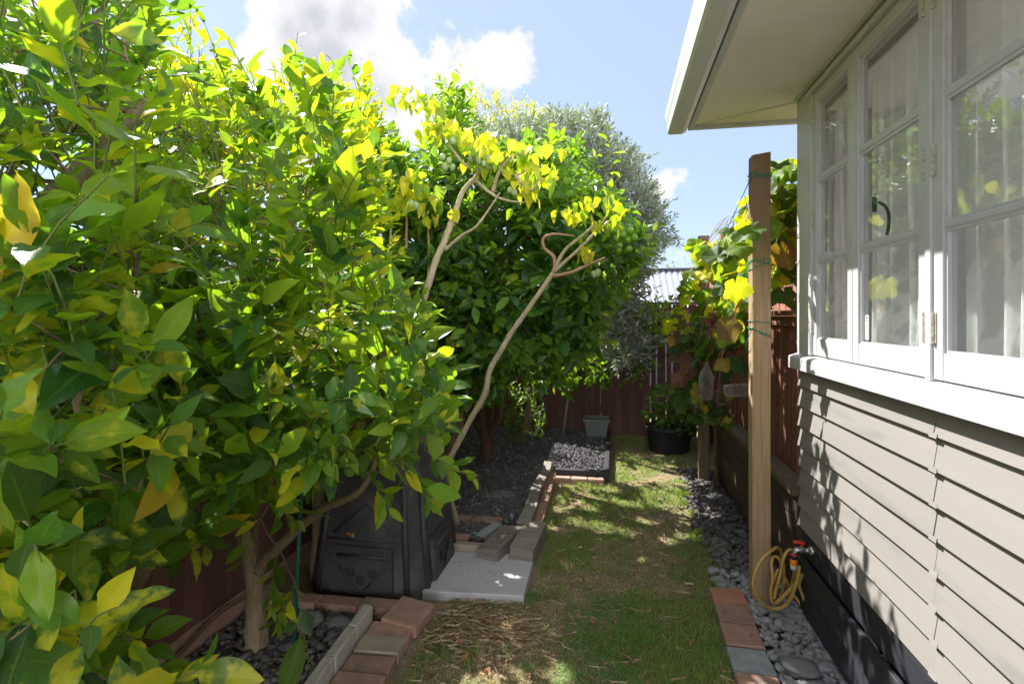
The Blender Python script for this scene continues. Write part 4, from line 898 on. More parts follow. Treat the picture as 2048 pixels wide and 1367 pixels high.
def lobed_tmpl(seed=0, curl=.2, fine=True):
    """grape leaf: five toothed lobes round the petiole junction; quads"""
    r_ = np.random.default_rng(seed); V = [(0, 0, 0)]; U = [(0, 0)]; n = 48 if fine else 20
    an = []
    for i in range(n + 1):
        th = -math.pi * .93 + i / n * math.pi * 1.86
        lob = .60 + .16 * math.cos(th * 5.0 / 1.86 * 1.0) ** 2 * (1 if abs(th) < 2.3 else .6) + .12 * math.cos(th)
        if abs(th) > 2.3: lob *= 1 + .18 * (abs(th) - 2.3)
        tooth = (.035 if i % 2 else -.02) if fine else 0
        r = lob + tooth + r_.normal(0, .015); an.append((th, r))
    rings = (.30, .68, 1.0) if fine else (.5, 1.0)
    for f in rings:
        for th, r in an:
            x = math.sin(th) * r * f; y = math.cos(th) * r * f
            rad = math.hypot(x, y); z = -curl * rad * rad + .05 * math.sin(th * 5) * f * f + .05 * abs(math.sin(th * 2.4 + seed)) * f + .03 * math.sin(x * 9 + seed)
            V.append((x, y + .0, z)); U.append((x * 1.6, y))
    Fs = []
    m_ = n + 1
    for i in range(0, n, 2): Fs.append((0, 1 + i + 2, 1 + i + 1, 1 + i))
    for k in range(len(rings) - 1):
        for i in range(n): a = 1 + k * m_ + i; Fs.append((a, a + 1, a + m_ + 1, a + m_))
    V = np.array(V, float); V[:, 1] += .35
    nn = len(V); V = np.vstack([V, [(-.012, 0, 0), (.012, 0, 0), (.012, .35, 0), (-.012, .35, 0)]]); U += [(0, 0)] * 4; Fs.append((nn, nn + 1, nn + 2, nn + 3))
    return V, np.array(Fs), np.array(U)

def inpoly(x, y, poly):
    c = False; n = len(poly); j = n - 1
    for i in range(n):
        xi, yi = poly[i]; xj, yj = poly[j]
        if (yi > y) != (yj > y) and x < (xj - xi) * (y - yi) / (yj - yi) + xi: c = not c
        j = i
    return c
def proj(p):
    zc = -p[0] * SN + p[1] * CS; xc = p[0] * CS + p[1] * SN
    if zc < .05: return None
    return (1024 + F * xc / zc, 630 - F * (p[2] - H) / zc, zc)
def depth_pt(px, py, zc):
    r_ = ray(px, py); return r_ * zc + Vector((0, 0, H))      # ray has unit depth along the view axis
def volume(poly, d0, d1, n, limit=None, power=1.0):
    """random points of a crown with the outline poly (seen from the path) between two distances"""
    xs = [p[0] for p in poly]; ys = [p[1] for p in poly]; out = []; tries = 0
    while len(out) < n and tries < n * 60:
        tries += 1
        x, y = random.uniform(min(xs), max(xs)), random.uniform(min(ys), max(ys))
        if not inpoly(x, y, poly): continue
        f = random.random() ** power
        a, b_ = (d0(x, y), d1(x, y)) if callable(d0) else (d0, d1)
        p = depth_pt(x, y, a + (b_ - a) * f)
        if limit and not limit(p): continue
        out.append(p)
    return out
def shoots_to_leaves(sh, nleaf, length, lsize, spread=(30, 65), droop=.35, updir=.5, jitter=.35, sizevar=.22, tipshrink=.55, whorl=2.4):
    """sh: (base, axis, scale). returns pos, dirs, normals, sizes, tipness"""
    P = []; Dd = []; Nn = []; S = []; T = []; twigs = []
    for b_, ax, s_ in sh:
        ax = ax.normalized(); L_ = length * s_ * random.uniform(.7, 1.25)
        side = ax.cross(Vector((.3, .5, .8))).normalized(); s2 = ax.cross(side)
        bend = Vector((random.gauss(0, .15), random.gauss(0, .15), random.uniform(-.2, .15)))
        n = max(3, int(nleaf * random.uniform(.7, 1.3))); a0 = random.uniform(0, 6.28)
        tw = []
        for q in range(4): t = q / 3; tw.append(b_ + ax * L_ * t + bend * L_ * t * t)
        twigs.append(tw)
        for j in range(n):
            t = (j + .6) / n; p = b_ + ax * L_ * t + bend * L_ * t * t
            a = a0 + j * whorl + random.uniform(-.3, .3); el = R(random.uniform(*spread)) * (1.1 - .7 * t ** 2)
            rad = side * math.cos(a) + s2 * math.sin(a)
            d = (ax * math.cos(el) + rad * math.sin(el)); d.z -= droop * random.uniform(.2, 1.2) * (1 - .6 * t); d += Vector((random.gauss(0, jitter), random.gauss(0, jitter), random.gauss(0, jitter))) * .5
            d.normalize(); nrm = ax * .8 + Vector((0, 0, updir)) - rad * .25 + Vector((random.gauss(0, jitter), random.gauss(0, jitter), random.gauss(0, jitter)))
            P.append(p); Dd.append(d); Nn.append(nrm); S.append(lsize * random.lognormvariate(0, sizevar) * (1 - tipshrink * t ** 4)); T.append(t)
    return np.array(P), np.array(Dd), np.array(Nn), np.array(S), np.array(T), twigs
def frames(Dd, Nn):
    y = Dd / np.linalg.norm(Dd, axis=1)[:, None]; x = np.cross(y, Nn); l = np.linalg.norm(x, axis=1); x[l < 1e-4] = (1, 0, 0); x /= np.linalg.norm(x, axis=1)[:, None]
    z = np.cross(x, y); return np.stack([x, y, z], 2)
def pxsize(P, S):
    zc = -P[:, 0] * SN + P[:, 1] * CS; xc = P[:, 0] * CS + P[:, 1] * SN; z_ = np.maximum(zc, .05)
    u = 1024 + F * xc / z_; v = 630 - F * (P[:, 2] - H) / z_
    ok = (zc > .1) & (u > -60) & (u < 2108) & (v > -60) & (v < 1427)
    return np.where(ok, S / z_, 0), u, v, zc
# coarse visibility: the nearest leaves per small cell of the view are those that show
def visible_rank(P, S):
    s_, u, v, zc = pxsize(P, S)
    cell = {}; score = np.zeros(len(P)); order = np.argsort(zc)
    for i in order:
        if s_[i] <= 0: continue
        c_ = (int(u[i] // 14), int(v[i] // 14)); k = cell.get(c_, 0); cell[c_] = k + 1
        score[i] = s_[i] * (.65 ** k)
    return np.argsort(-score), score
# gaps in the canopy: where these spots of ground, edging and fence catch the sun, no leaf stands in its way
GAPS = [(at(x, y, Z=.03), r_) for x, y, r_ in [(1130, 965, .05), (1165, 985, .07), (1215, 972, .05), (1250, 1000, .08), (1300, 985, .05), (1150, 1035, .06), (1200, 1045, .08), (1245, 1055, .05), (1290, 1030, .06), (1115, 1010, .05), (1100, 1045, .04), (1340, 1000, .05), (1275, 945, .06), (1230, 925, .05), (1360, 1060, .04), (1180, 1010, .04),
  (1130, 1120, .035), (1280, 1105, .03), (1100, 1245, .03), (1120, 1330, .04), (870, 1290, .03), (1000, 1240, .035), (930, 1345, .04), (1330, 1070, .04),
  (1110, 890, .07), (1140, 905, .05), (1060, 875, .06), (1000, 965, .04), (940, 985, .03), (1190, 905, .04), (1180, 925, .05), (1075, 930, .05)]]
GAPS += [(at(x, y, Z=.1), r_) for x, y, r_ in [(1065, 985, .03), (1052, 1010, .025), (1080, 950, .035), (1075, 1060, .03), (1045, 1065, .025), (700, 1262, .02), (680, 1290, .016), (650, 1330, .022), (625, 1352, .02), (745, 1262, .018), (770, 1262, .015), (700, 1318, .025), (715, 1300, .018), (730, 1320, .02), (675, 1350, .025), (705, 1345, .015), (1000, 1075, .02)]]
GAPS += [(at(x, y, Z=.055), r_) for x, y, r_ in [(960, 1172, .020), (966, 1184, .012), (968, 1192, .012), (904, 1122, .014), (1035, 1150, .01)]]
GAPS += [(at(x, y, X=1.11), r_) for x, y, r_ in [(1563, 770, .02), (1566, 820, .02), (1560, 720, .02), (1585, 790, .03), (1598, 690, .03), (1567, 860, .02), (1475, 850, .03), (1460, 830, .03), (1485, 840, .03)]]
GAPS += [(at(x, y, X=1.0), r_) for x, y, r_ in [(1590, 1010, .02), (1595, 1050, .02), (1575, 1030, .02), (1440, 900, .02), (1470, 960, .02), (1455, 930, .02)]]
# openings higher in the crowns that let the sun reach these leaf clumps (point inside the crown, radius)
CLUMPS = [(depth_pt(x, y, z), r_) for x, y, z, r_ in [(620, 500, 1.62, .11), (680, 590, 1.55, .12), (600, 610, 1.5, .09), (560, 660, 1.5, .08), (710, 690, 1.55, .09), (480, 540, 1.5, .10), (400, 600, 1.35, .09), (300, 640, 1.2, .07), (230, 590, 1.1, .10), (130, 430, 1.05, .13), (60, 330, .95, .13), (40, 640, .95, .07), (220, 300, 1.15, .13), (330, 430, 1.3, .12), (800, 780, 1.6, .05), (450, 910, 1.5, .05), (100, 1080, .95, .05), (230, 920, 1.15, .05), (540, 420, 1.7, .12), (700, 480, 1.7, .10), (590, 790, 1.55, .05),
  (960, 650, 4.2, .07), (1060, 560, 4.1, .06), (1000, 460, 4.1, .10), (1120, 620, 4.2, .07), (1180, 560, 4.4, .09), (1230, 470, 4.5, .15), (940, 480, 4.0, .07), (880, 640, 4.0, .06), (1090, 430, 4.2, .12)]]
def put_leaves(root, P, Dd, Nn, S, cols, mots, fine, coarse, mat, n_ind=300, name='leaf', stuff='foliage', cmin=.0, clumps=True):
    keep = np.ones(len(P), bool); sv = np.array(SUN[:]); mid = P + Dd / np.linalg.norm(Dd, axis=1)[:, None] * S[:, None] * .5
    for g_, r_ in GAPS:
        q = mid - np.array(g_[:]); t_ = q @ sv; d_ = np.linalg.norm(q - t_[:, None] * sv, axis=1); keep &= ~((t_ > 0) & (d_ < r_ + S * .28))
    for g_, r_ in (CLUMPS if clumps else ()):
        q = mid - np.array(g_[:]); t_ = q @ sv; d_ = np.linalg.norm(q - t_[:, None] * sv, axis=1); keep &= ~((t_ > r_ + .06) & (d_ < r_ * 1.3 + S * .2) & (mid[:, 2] < 2.62))
    P, Dd, Nn, S, cols, mots = P[keep], Dd[keep], Nn[keep], S[keep], cols[keep], mots[keep]
    put_leaves_(root, P, Dd, Nn, S, cols, mots, fine, coarse, mat, n_ind, name, stuff, cmin)
def put_leaves_(root, P, Dd, Nn, S, cols, mots, fine, coarse, mat, n_ind=300, name='leaf', stuff='foliage', cmin=.0):
    """the leaves that show largest as objects of their own, the rest joined"""
    Fm = frames(Dd, Nn); Fm[:, :, 0] *= rng.uniform(.72, 1.22, len(P))[:, None]; Fm[:, :, 2] *= rng.uniform(.5, 1.5, len(P))[:, None]; order, score = visible_rank(P, S); ind = [i for i in order[:n_ind] if score[i] > cmin]; iset = np.zeros(len(P), bool); iset[ind] = True
    ro = Vector(root.location)
    # shared meshes: shapes x colour classes
    cl = {}
    for i in ind:
        key = (int(rng.integers(len(fine))), tuple(np.round(cols[i] * 40).astype(int)), round(float(mots[i]) * 3))
        # limit the number of meshes: quantised colours
        if key not in cl:
            t = fine[key[0]]; c_ = np.array(key[1]) / 40.0; c_ = np.maximum(c_, .008)
            cl[key] = raw_mesh(name, t[0], t[1].ravel(), [4] * len(t[1]), mat, uv=t[2], smooth=True, cols=np.tile(c_, (len(t[0]), 1)), mot=np.full(len(t[0]), key[2] / 3))
        M_ = Matrix(Fm[i].tolist()).to_4x4(); o = bpy.data.objects.new(name, cl[key]); col.objects.link(o); o.parent = root
        o.matrix_local = Matrix.Translation(Vector(P[i]) - ro) @ M_ @ Matrix.Scale(float(S[i]), 4)
    rest = np.where(~iset)[0]
    if len(rest):
        parts = []; k = rng.integers(0, len(coarse), len(rest))
        for q in range(len(coarse)):
            r_ = rest[k == q]
            if len(r_): parts.append(inst_mesh('x', coarse[q], Fm[r_] * S[r_][:, None, None], P[r_] - np.array(ro), None, cols[r_], mots[r_]))
        V, Fi, Sz, U, C, Mo = merge(parts)
        link(stuff, raw_mesh(stuff, V, Fi, Sz, mat, uv=U, smooth=True, cols=C, mot=Mo), root, kind='stuff')
def branches(root, trunks, bases, mat, twigs=None, twigmat=None, r_tip=.0022, r_max=.05, name='branch', gnarl=.06):
    """connects every shoot base to the nearest wood already grown; thickness by what it carries"""
    ro = Vector(root.location); N = []; par = []; isT = []
    for tr in trunks:
        prev = -1
        for p in catmull(tr, 5): N.append(Vector(p)); par.append(prev); isT.append(True); prev = len(N) - 1
    nT = len(N); c0 = N[nT - 1]
    tops = [Vector(t[-1]) for t in trunks]
    bs = sorted(bases, key=lambda p: min((p - t).length for t in tops))
    for p in bs:
        A = np.array([n[:] for n in N]); d = np.linalg.norm(A - np.array(p[:]), axis=1); d[:max(1, int(nT * .35))] += .5
        j = int(np.argmin(d)); q = N[j]
        L_ = (p - q).length; nseg = max(1, min(5, int(L_ / .07)))
        prev = j
        for k in range(1, nseg + 1):
            t = k / nseg; m_ = q.lerp(p, t)
            if k < nseg: m_ += Vector((random.gauss(0, gnarl), random.gauss(0, gnarl), random.gauss(0, gnarl) - .1 * math.sin(math.pi * t))) * L_ * .7
            N.append(m_); par.append(prev); isT.append(False); prev = len(N) - 1
    w_ = np.ones(len(N)) * .0
    child = np.zeros(len(N), int)
    for i in range(len(N) - 1, -1, -1):
        if child[i] == 0: w_[i] += 1
        if par[i] >= 0: w_[par[i]] += w_[i]; child[par[i]] += 1
    rad = np.minimum(r_tip * w_ ** .47, r_max)
    b = MB(); done = set()
    kids = {}
    for i, p_ in enumerate(par): kids.setdefault(p_, []).append(i)
    # follow each chain
    starts = [i for i in range(nT, len(N)) if par[i] < nT or kids[par[i]][0] != i]
    for s_ in starts:
        ch = [par[s_], s_]; cur = s_
        while cur in kids: 
            nx_ = kids[cur][0]; ch.append(nx_); cur = nx_
        rr = [min(rad[s_] * 1.05, rad[ch[0]])] + [rad[i] for i in ch[1:]]
        b.tube([N[i] - ro for i in ch], rr, 6 if rr[0] > .008 else 4, False)
    b.build(name, mat, root, True, kind='stuff')
    if twigs:
        b = MB()
        for tw in twigs: b.tube([p - ro for p in tw], [r_tip, r_tip * .9, r_tip * .75, r_tip * .4], 4, False)
        b.build('twigs', twigmat, root, True, kind='stuff')
def trunk(root, pts, radii, mat, name='trunk', sides=12, knob=0):
    ro = Vector(root.location); P_ = catmull(pts, 6); n = len(P_); m_ = len(radii) - 1; rr = []
    for i in range(n):
        t = i / (n - 1) * m_; k = min(int(t), m_ - 1); r_ = radii[k] + (radii[k + 1] - radii[k]) * (t - k)
        rr.append(r_ * (1 + .06 * math.sin(i * 1.9) + .05 * random.uniform(-1, 1)))
    b = MB().tube([p - ro for p in P_], rr, sides)
    for v in range(len(b.V)):
        p = Vector(b.V[v]); nn = noise.noise(p * 22) * .0035; b.V[v] = (p.x + nn, p.y - nn, p.z)
    for _ in range(knob):
        i = random.randrange(2, n - 1); a = random.uniform(0, 6.28); c = P_[i] - ro
        d = Vector((math.cos(a), math.sin(a), random.uniform(-.3, .3))); b.tube([c + d * rr[i] * .7, c + d * (rr[i] + .006)], [.007, .003], 6)
    return b.build(name, mat, root, True)
def axes_for(pts, centre, up=.6, out=.7, jit=.35, lean=(0, 0, 0), sc_=(.8, 1.2)):
    sh = []
    for p in pts:
        o_ = (p - centre); o_ = o_.normalized() if o_.length > 1e-3 else Vector((0, 0, 1))
        a = o_ * out + Vector((0, 0, up)) + Vector(lean) + Vector((random.gauss(0, jit), random.gauss(0, jit), random.gauss(0, jit)))
        sh.append((p, a.normalized(), random.uniform(*sc_)))
    return sh
def palette(n, cols, weights, var=.15):
    k = rng.choice(len(cols), n, p=np.array(weights) / sum(weights)); c = np.array(cols)[k]; c = c * rng.lognormal(0, var, (n, 1)); return np.clip(c, .004, .9)

CF = [leaf_tmpl(8, 4, w_ * 1.13, pk, fo, cu, wa, tw, .13, s_) for s_, (w_, pk, fo, cu, wa, tw) in enumerate([(.42, .46, .30, .30, .022, .2), (.46, .5, .45, .15, .03, -.25), (.38, .44, .2, .5, .025, .4), (.44, .5, .55, .35, .035, 0), (.48, .48, .15, .1, .04, -.1), (.40, .45, .6, -.2, .03, .3)])]
CC = [leaf_tmpl(4, 2, w_ * 1.13, pk, fo, cu, wa, tw, .13, s_) for s_, (w_, pk, fo, cu, wa, tw) in enumerate([(.42, .46, .30, .30, .0, .2), (.46, .5, .45, .15, .02, -.25), (.38, .44, .2, .5, .01, .4), (.44, .5, .55, .35, .02, 0)])]
OV = [leaf_tmpl(3, 2, .38, .5, .3, .2, 0, 0, .08, s_) for s_ in range(3)]
BF = [leaf_tmpl(12, 6, .50, .47, .25, .25, .04, .2 * (s_ - 1), .13, s_) for s_ in range(4)]     # broad lemon leaves
TF_ = [leaf_tmpl(8, 4, .74, .36, .35, .6 + .2 * s_, .03, .3 * (s_ - 1), .22, s_ + 9) for s_ in range(3)]
VF = [lobed_tmpl(s_, c_, True) for s_, c_ in enumerate((.25, .45, .1, .6, -.1))]; VC = [lobed_tmpl(s_, c_, False) for s_, c_ in enumerate((.25, .45, .1))]
GREEN = (.066, .160, .034); DEEP = (.034, .092, .034); MID = (.115, .235, .032); LIME = (.19, .31, .025); YEL = (.50, .46, .03); GOLD = (.55, .36, .02)

def fruit(root, pts, r_, mat, name='green_fruit', egg=1.0, stems=True):
    t = ico(3, 1, 1, egg, .02, 3); me = raw_mesh(name, t[0] * r_, t[1].ravel(), [3] * len(t[1]), mat, smooth=True)
    for p in pts:
        s_ = random.uniform(.88, 1.12)
        o = link(name, me, root); o.location = Vector(p) - Vector(root.location); o.scale = (s_,) * 3; o.rotation_euler = (random.uniform(-.2, .2), random.uniform(-.2, .2), random.uniform(0, 6))
lim = lambda p: p.z > .12 and not (p.x < -1.90 and p.z < 1.9) and not (p.x > .93 and p.y < 3.4)

# --- lemon tree nearest the camera, left edge
base = Vector((-1.90, 1.80, 0))
lt = empty('lemon_tree', base, label='nearest lemon tree at the left edge with very large mottled yellow-green leaves', cat='tree')
TR = [[base, base + Vector((.03, .0, .35)), base + Vector((.10, -.05, .75)), base + Vector((.3, -.25, 1.1))], [base + Vector((.05, 0, .5)), base + Vector((.35, -.2, .8)), base + Vector((.6, -.5, 1.15))]]
trunk(lt, TR[0], [.062, .050, .042, .030], MT['bark'])
trunk(lt, TR[1], [.036, .030, .022], MT['bark'], 'limb')
poly = [(-260, 60), (60, 130), (190, 180), (250, 230), (300, 330), (290, 520), (300, 700), (350, 850), (310, 1000), (260, 1100), (170, 1200), (250, 1330), (270, 1420), (-260, 1460)]
pts = volume(poly, .88, 1.8, 430, lim, .9) + volume([(-60, 1120), (180, 1160), (290, 1290), (300, 1420), (-60, 1420)], .95, 1.5, 40, lim)
pts += [depth_pt(x, y, z) for x, y, z in [(80, 880, .82), (60, 1050, .8), (150, 700, .85), (150, 1180, .82), (-30, 980, .8), (30, 620, .8), (220, 330, 1.1), (120, 270, 1.1), (160, 1290, .8), (20, 1280, .8), (300, 1300, 1.15), (370, 1090, 1.5)]]
sh = axes_for(pts, Vector((-1.3, 1.4, .9)), .35, .7, .35)
P, Dd, Nn, S, T, tw = shoots_to_leaves(sh, 9, .17, .092, (35, 75), .45, .5, .4, .25)
ok = (-P[:, 0] * SN + P[:, 1] * CS) > .72; P, Dd, Nn, S, T = P[ok], Dd[ok], Nn[ok], S[ok], T[ok]
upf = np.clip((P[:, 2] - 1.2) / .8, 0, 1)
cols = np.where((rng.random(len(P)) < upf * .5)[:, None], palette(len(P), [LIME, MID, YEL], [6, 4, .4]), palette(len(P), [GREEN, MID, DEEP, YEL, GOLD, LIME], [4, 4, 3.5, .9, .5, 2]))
mots = np.where(rng.random(len(P)) < .5, rng.uniform(.15, .75, len(P)), 0)
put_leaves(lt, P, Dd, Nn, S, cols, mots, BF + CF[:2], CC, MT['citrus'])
branches(lt, TR, [s_[0] for s_ in sh], MT['bark'], tw, MT['twig'], .0024, .03)
# --- dark citrus high on the left
base = Vector((-1.86, .6, 0))
dt_ = empty('citrus_tree', base, label='tall dark-leaved citrus filling the top left corner of the view', cat='tree')
TR = [[base, base + Vector((.05, .25, .9)), base + Vector((.2, .6, 1.7)), base + Vector((.45, .9, 2.3))]]
trunk(dt_, TR[0], [.06, .05, .04, .02], MT['bark'])
poly = [(-330, -260), (255, -120), (262, 20), (275, 60), (300, 130), (290, 190), (230, 240), (150, 330), (-330, 420)]
pts = volume(poly, 1.15, 2.2, 270, lambda p: lim(p) and p.z > 1.6, 1.0)
pts += [depth_pt(x, y, z) for x, y, z in [(250, 70, 1.5), (265, 100, 1.5), (270, 150, 1.6), (240, 30, 1.5), (230, -20, 1.5)]]
sh = axes_for(pts, Vector((-1.6, 1.3, 1.9)), .5, .6, .35, (.2, 0, 0))
P, Dd, Nn, S, T, tw = shoots_to_leaves(sh, 8, .17, .085, (30, 65), .3, .5, .35, .22)
cols = palette(len(P), [GREEN, DEEP, MID, LIME], [5, 3, 5, 1]); mots = np.where(rng.random(len(P)) < .12, .3, 0.0)
put_leaves(dt_, P, Dd, Nn, S, cols, mots, CF, CC, MT['citrus'], clumps=False); branches(dt_, TR, [s_[0] for s_ in sh], MT['bark'], tw, MT['twig'], .0022, .03)

# --- second lemon with the bare trunk in the dark pebbles
base = Vector((-1.675, 2.36, 0))
l2 = empty('lemon_tree', base, label='lemon tree rising from the dark pebbles, with round green fruit hanging towards the path', cat='tree')
TR = [[base, at(512, 1230, Y=2.36), at(505, 1130, Y=2.36), at(470, 1010, Y=2.34), at(490, 880, Y=2.3), at(520, 740, Y=2.3)], [at(516, 1140, Y=2.36), at(560, 1090, Y=2.33), at(640, 1020, Y=2.25), at(720, 980, Y=2.15), at(760, 900, Y=2.1)]]
trunk(l2, TR[0], [.062, .045, .040, .038, .03, .02], MT['bark'], knob=4); trunk(l2, TR[1], [.030, .025, .02, .015, .01], MT['bark'], 'limb')
# the flared root collar
poly = [(280, 260), (420, 210), (560, 210), (620, 190), (680, 260), (720, 330), (730, 420), (720, 500), (740, 590), (800, 640), (850, 650), (845, 720), (850, 790), (870, 830), (850, 880), (820, 900), (740, 920), (650, 950), (600, 990), (520, 1010), (420, 1000), (330, 950), (250, 760), (240, 420)]
dn = lambda x, y: 1.35 + .0006 * abs(x - 560) + .25 * (y < 350)
pts = volume(poly, dn, lambda x, y: dn(x, y) + 1.25, 900, lim, 1.25)
low = volume([(330, 960), (520, 1020), (560, 1060), (440, 1060), (330, 1050)], 1.7, 2.2, 5, lim); low += [depth_pt(x, y, z) for x, y, z in [(600, 1200, 1.85), (590, 1165, 1.9), (560, 1100, 1.9), (850, 900, 1.75), (800, 925, 1.8), (740, 950, 1.8)]]
c_ = Vector((-1.0, 2.2, 1.2)); sh = axes_for(pts, c_, .55, .6, .35); sh += axes_for(low, c_, -.6, .4, .3)
# upright spires against the sky
for x, y, L_ in [(612, 120, 1.7), (620, 190, 1.5), (470, 190, 1.2), (530, 210, 1.1), (590, 230, 1.2), (545, 200, 1.1), (650, 250, 1.2), (715, 300, 1.1), (430, 220, 1.1), (490, 230, 1.1)]:
    p = depth_pt(x + 5, y + 150, 1.85); sh.append((p, Vector((random.uniform(-.1, .1), 0, 1)), L_))
P, Dd, Nn, S, T, tw = shoots_to_leaves(sh, 9, .17, .086, (30, 68), .45, .5, .38, .26)
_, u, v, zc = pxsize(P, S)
hot = ((u > 540) & (u < 800) & (v > 420) & (v < 780)) | (v < 420)  # sunlit patch and crown top put into leaf colour, with yellow new growth
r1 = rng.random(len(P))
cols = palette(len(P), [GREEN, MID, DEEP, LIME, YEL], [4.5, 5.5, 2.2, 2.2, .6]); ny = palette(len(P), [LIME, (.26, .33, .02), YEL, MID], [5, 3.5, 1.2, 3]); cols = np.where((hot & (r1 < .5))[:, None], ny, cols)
mots = np.where(rng.random(len(P)) < .30, rng.uniform(.1, .7, len(P)), 0) * (v > 500)
put_leaves(l2, P, Dd, Nn, S, cols, mots, CF + BF[:1], CC, MT['citrus']); branches(l2, TR, [s_[0] for s_ in sh], MT['bark'], tw, MT['twig'], .0020, .026)
fruit(l2, [at(865, 862, Y=1.62), at(833, 785, Y=1.7), at(842, 838, Y=1.8), at(805, 900, Y=1.9), at(700, 940, Y=1.9)], .026, MT['fruit'])

# --- yellow leaved citrus behind
base = Vector((-1.75, 3.05, 0))
y1 = empty('citrus_tree', base, label='yellow-leaved citrus whose tall golden shoots stand against the sky at upper left', cat='tree')
TR = [[base, base + Vector((.02, 0, 1.0)), base + Vector((.05, .05, 1.9)), base + Vector((.05, .1, 2.5))]]; trunk(y1, TR[0], [.05, .04, .03, .015], MT['bark'])
poly = [(255, 210), (330, 170), (410, 210), (450, 190), (520, 220), (560, 240), (600, 190), (690, 250), (740, 330), (760, 420), (760, 800), (300, 800), (240, 300)]
pts = volume(poly, 2.6, 3.6, 330, lim)
pts += volume([(600, 190), (680, 190), (760, 260), (700, 360), (600, 320)], 3.4, 4.2, 50, lim)
sh = axes_for(pts, Vector((-1.5, 3.0, 1.9)), .8, .35, .3)
for x, y in [(318, 75), (335, 95), (382, 90), (370, 120), (345, 150), (310, 150), (395, 150), (440, 210), (360, 190), (290, 190), (330, 200), (385, 200), (450, 230), (300, 120)]: sh.append((depth_pt(x, y + 70, 2.45), Vector((random.uniform(-.12, .12), 0, 1)), 1.5))
P, Dd, Nn, S, T, tw = shoots_to_leaves(sh, 14, .22, .078, (25, 55), .05, .3, .3, .2)
cols = palette(len(P), [(.33, .34, .015), YEL, LIME, GOLD], [5, 2, 4, .5]); put_leaves(y1, P, Dd, Nn, S, cols, np.zeros(len(P)), CF, CC, MT['citrus']); branches(y1, TR, [s_[0] for s_ in sh], MT['bark'], tw, MT['twig'], .002, .02)

# --- two orange trees in the middle
def orange(base, TRs, rads, poly, dn, dd, n, label, spires, ctr, fr, barkm='bark', grp=None):
    t = empty('orange_tree', base, label=label, cat='tree')
    for i, (tr_, r_) in enumerate(zip(TRs, rads)): trunk(t, tr_, r_, MT[barkm], 'trunk' if i == 0 else 'limb', knob=3)
    pts = volume(poly, dn, lambda x, y: dn(x, y) + dd, n, lim, 1.35)
    sh = axes_for(pts, ctr, .35, .55, .35, (0, -.35, 0))
    for x, y, z in spires: sh.append((depth_pt(x, y + 55, z), Vector((random.uniform(-.08, .08), random.uniform(-.05, .05), 1)), 1.7))
    P, Dd, Nn, S, T, tw = shoots_to_leaves(sh, 12, .20, .118, (35, 75), .55, .6, .35, .2)
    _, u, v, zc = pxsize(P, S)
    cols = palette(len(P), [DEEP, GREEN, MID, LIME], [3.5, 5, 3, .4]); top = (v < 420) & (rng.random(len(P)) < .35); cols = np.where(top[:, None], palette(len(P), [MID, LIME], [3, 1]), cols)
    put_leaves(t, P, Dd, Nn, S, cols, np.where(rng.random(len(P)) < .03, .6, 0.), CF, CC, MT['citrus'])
    branches(t, TRs, [s_[0] for s_ in sh], MT[barkm], tw, MT['twig'], .0024, .03)
    fruit(t, fr, .032, MT['fruit']); return t
b1 = Vector((-1.43, 4.45, 0))
orange(b1, [[b1, at(888, 940, Y=4.45), at(880, 880, Y=4.5), at(905, 780, Y=4.6), at(930, 650, Y=4.7), at(940, 500, Y=4.8)], [at(888, 945, Y=4.45), at(915, 860, Y=4.4), at(925, 780, Y=4.4), at(960, 640, Y=4.5)]], [[.085, .06, .055, .05, .04, .025], [.045, .04, .035, .02]],
       [(700, 230), (760, 270), (830, 330), (900, 320), (930, 400), (960, 520), (960, 640), (940, 760), (900, 830), (870, 820), (850, 700), (820, 620), (740, 560), (690, 400)], lambda x, y: 3.98 + .0006 * max(0, 500 - y) * 2, 1.5, 620,
       'dark green orange tree with a forked trunk directly behind the compost bin', [(718, 170, 4.1), (735, 190, 4.1), (700, 210, 4.1), (745, 240, 4.1), (690, 250, 4.0), (770, 270, 4.0)], Vector((-1.2, 5.2, 1.9)),
       [at(906, 265, Y=4.2), at(820, 420, Y=4.0), at(860, 445, Y=4.0)])
b2 = Vector((-1.35, 5.65, 0))
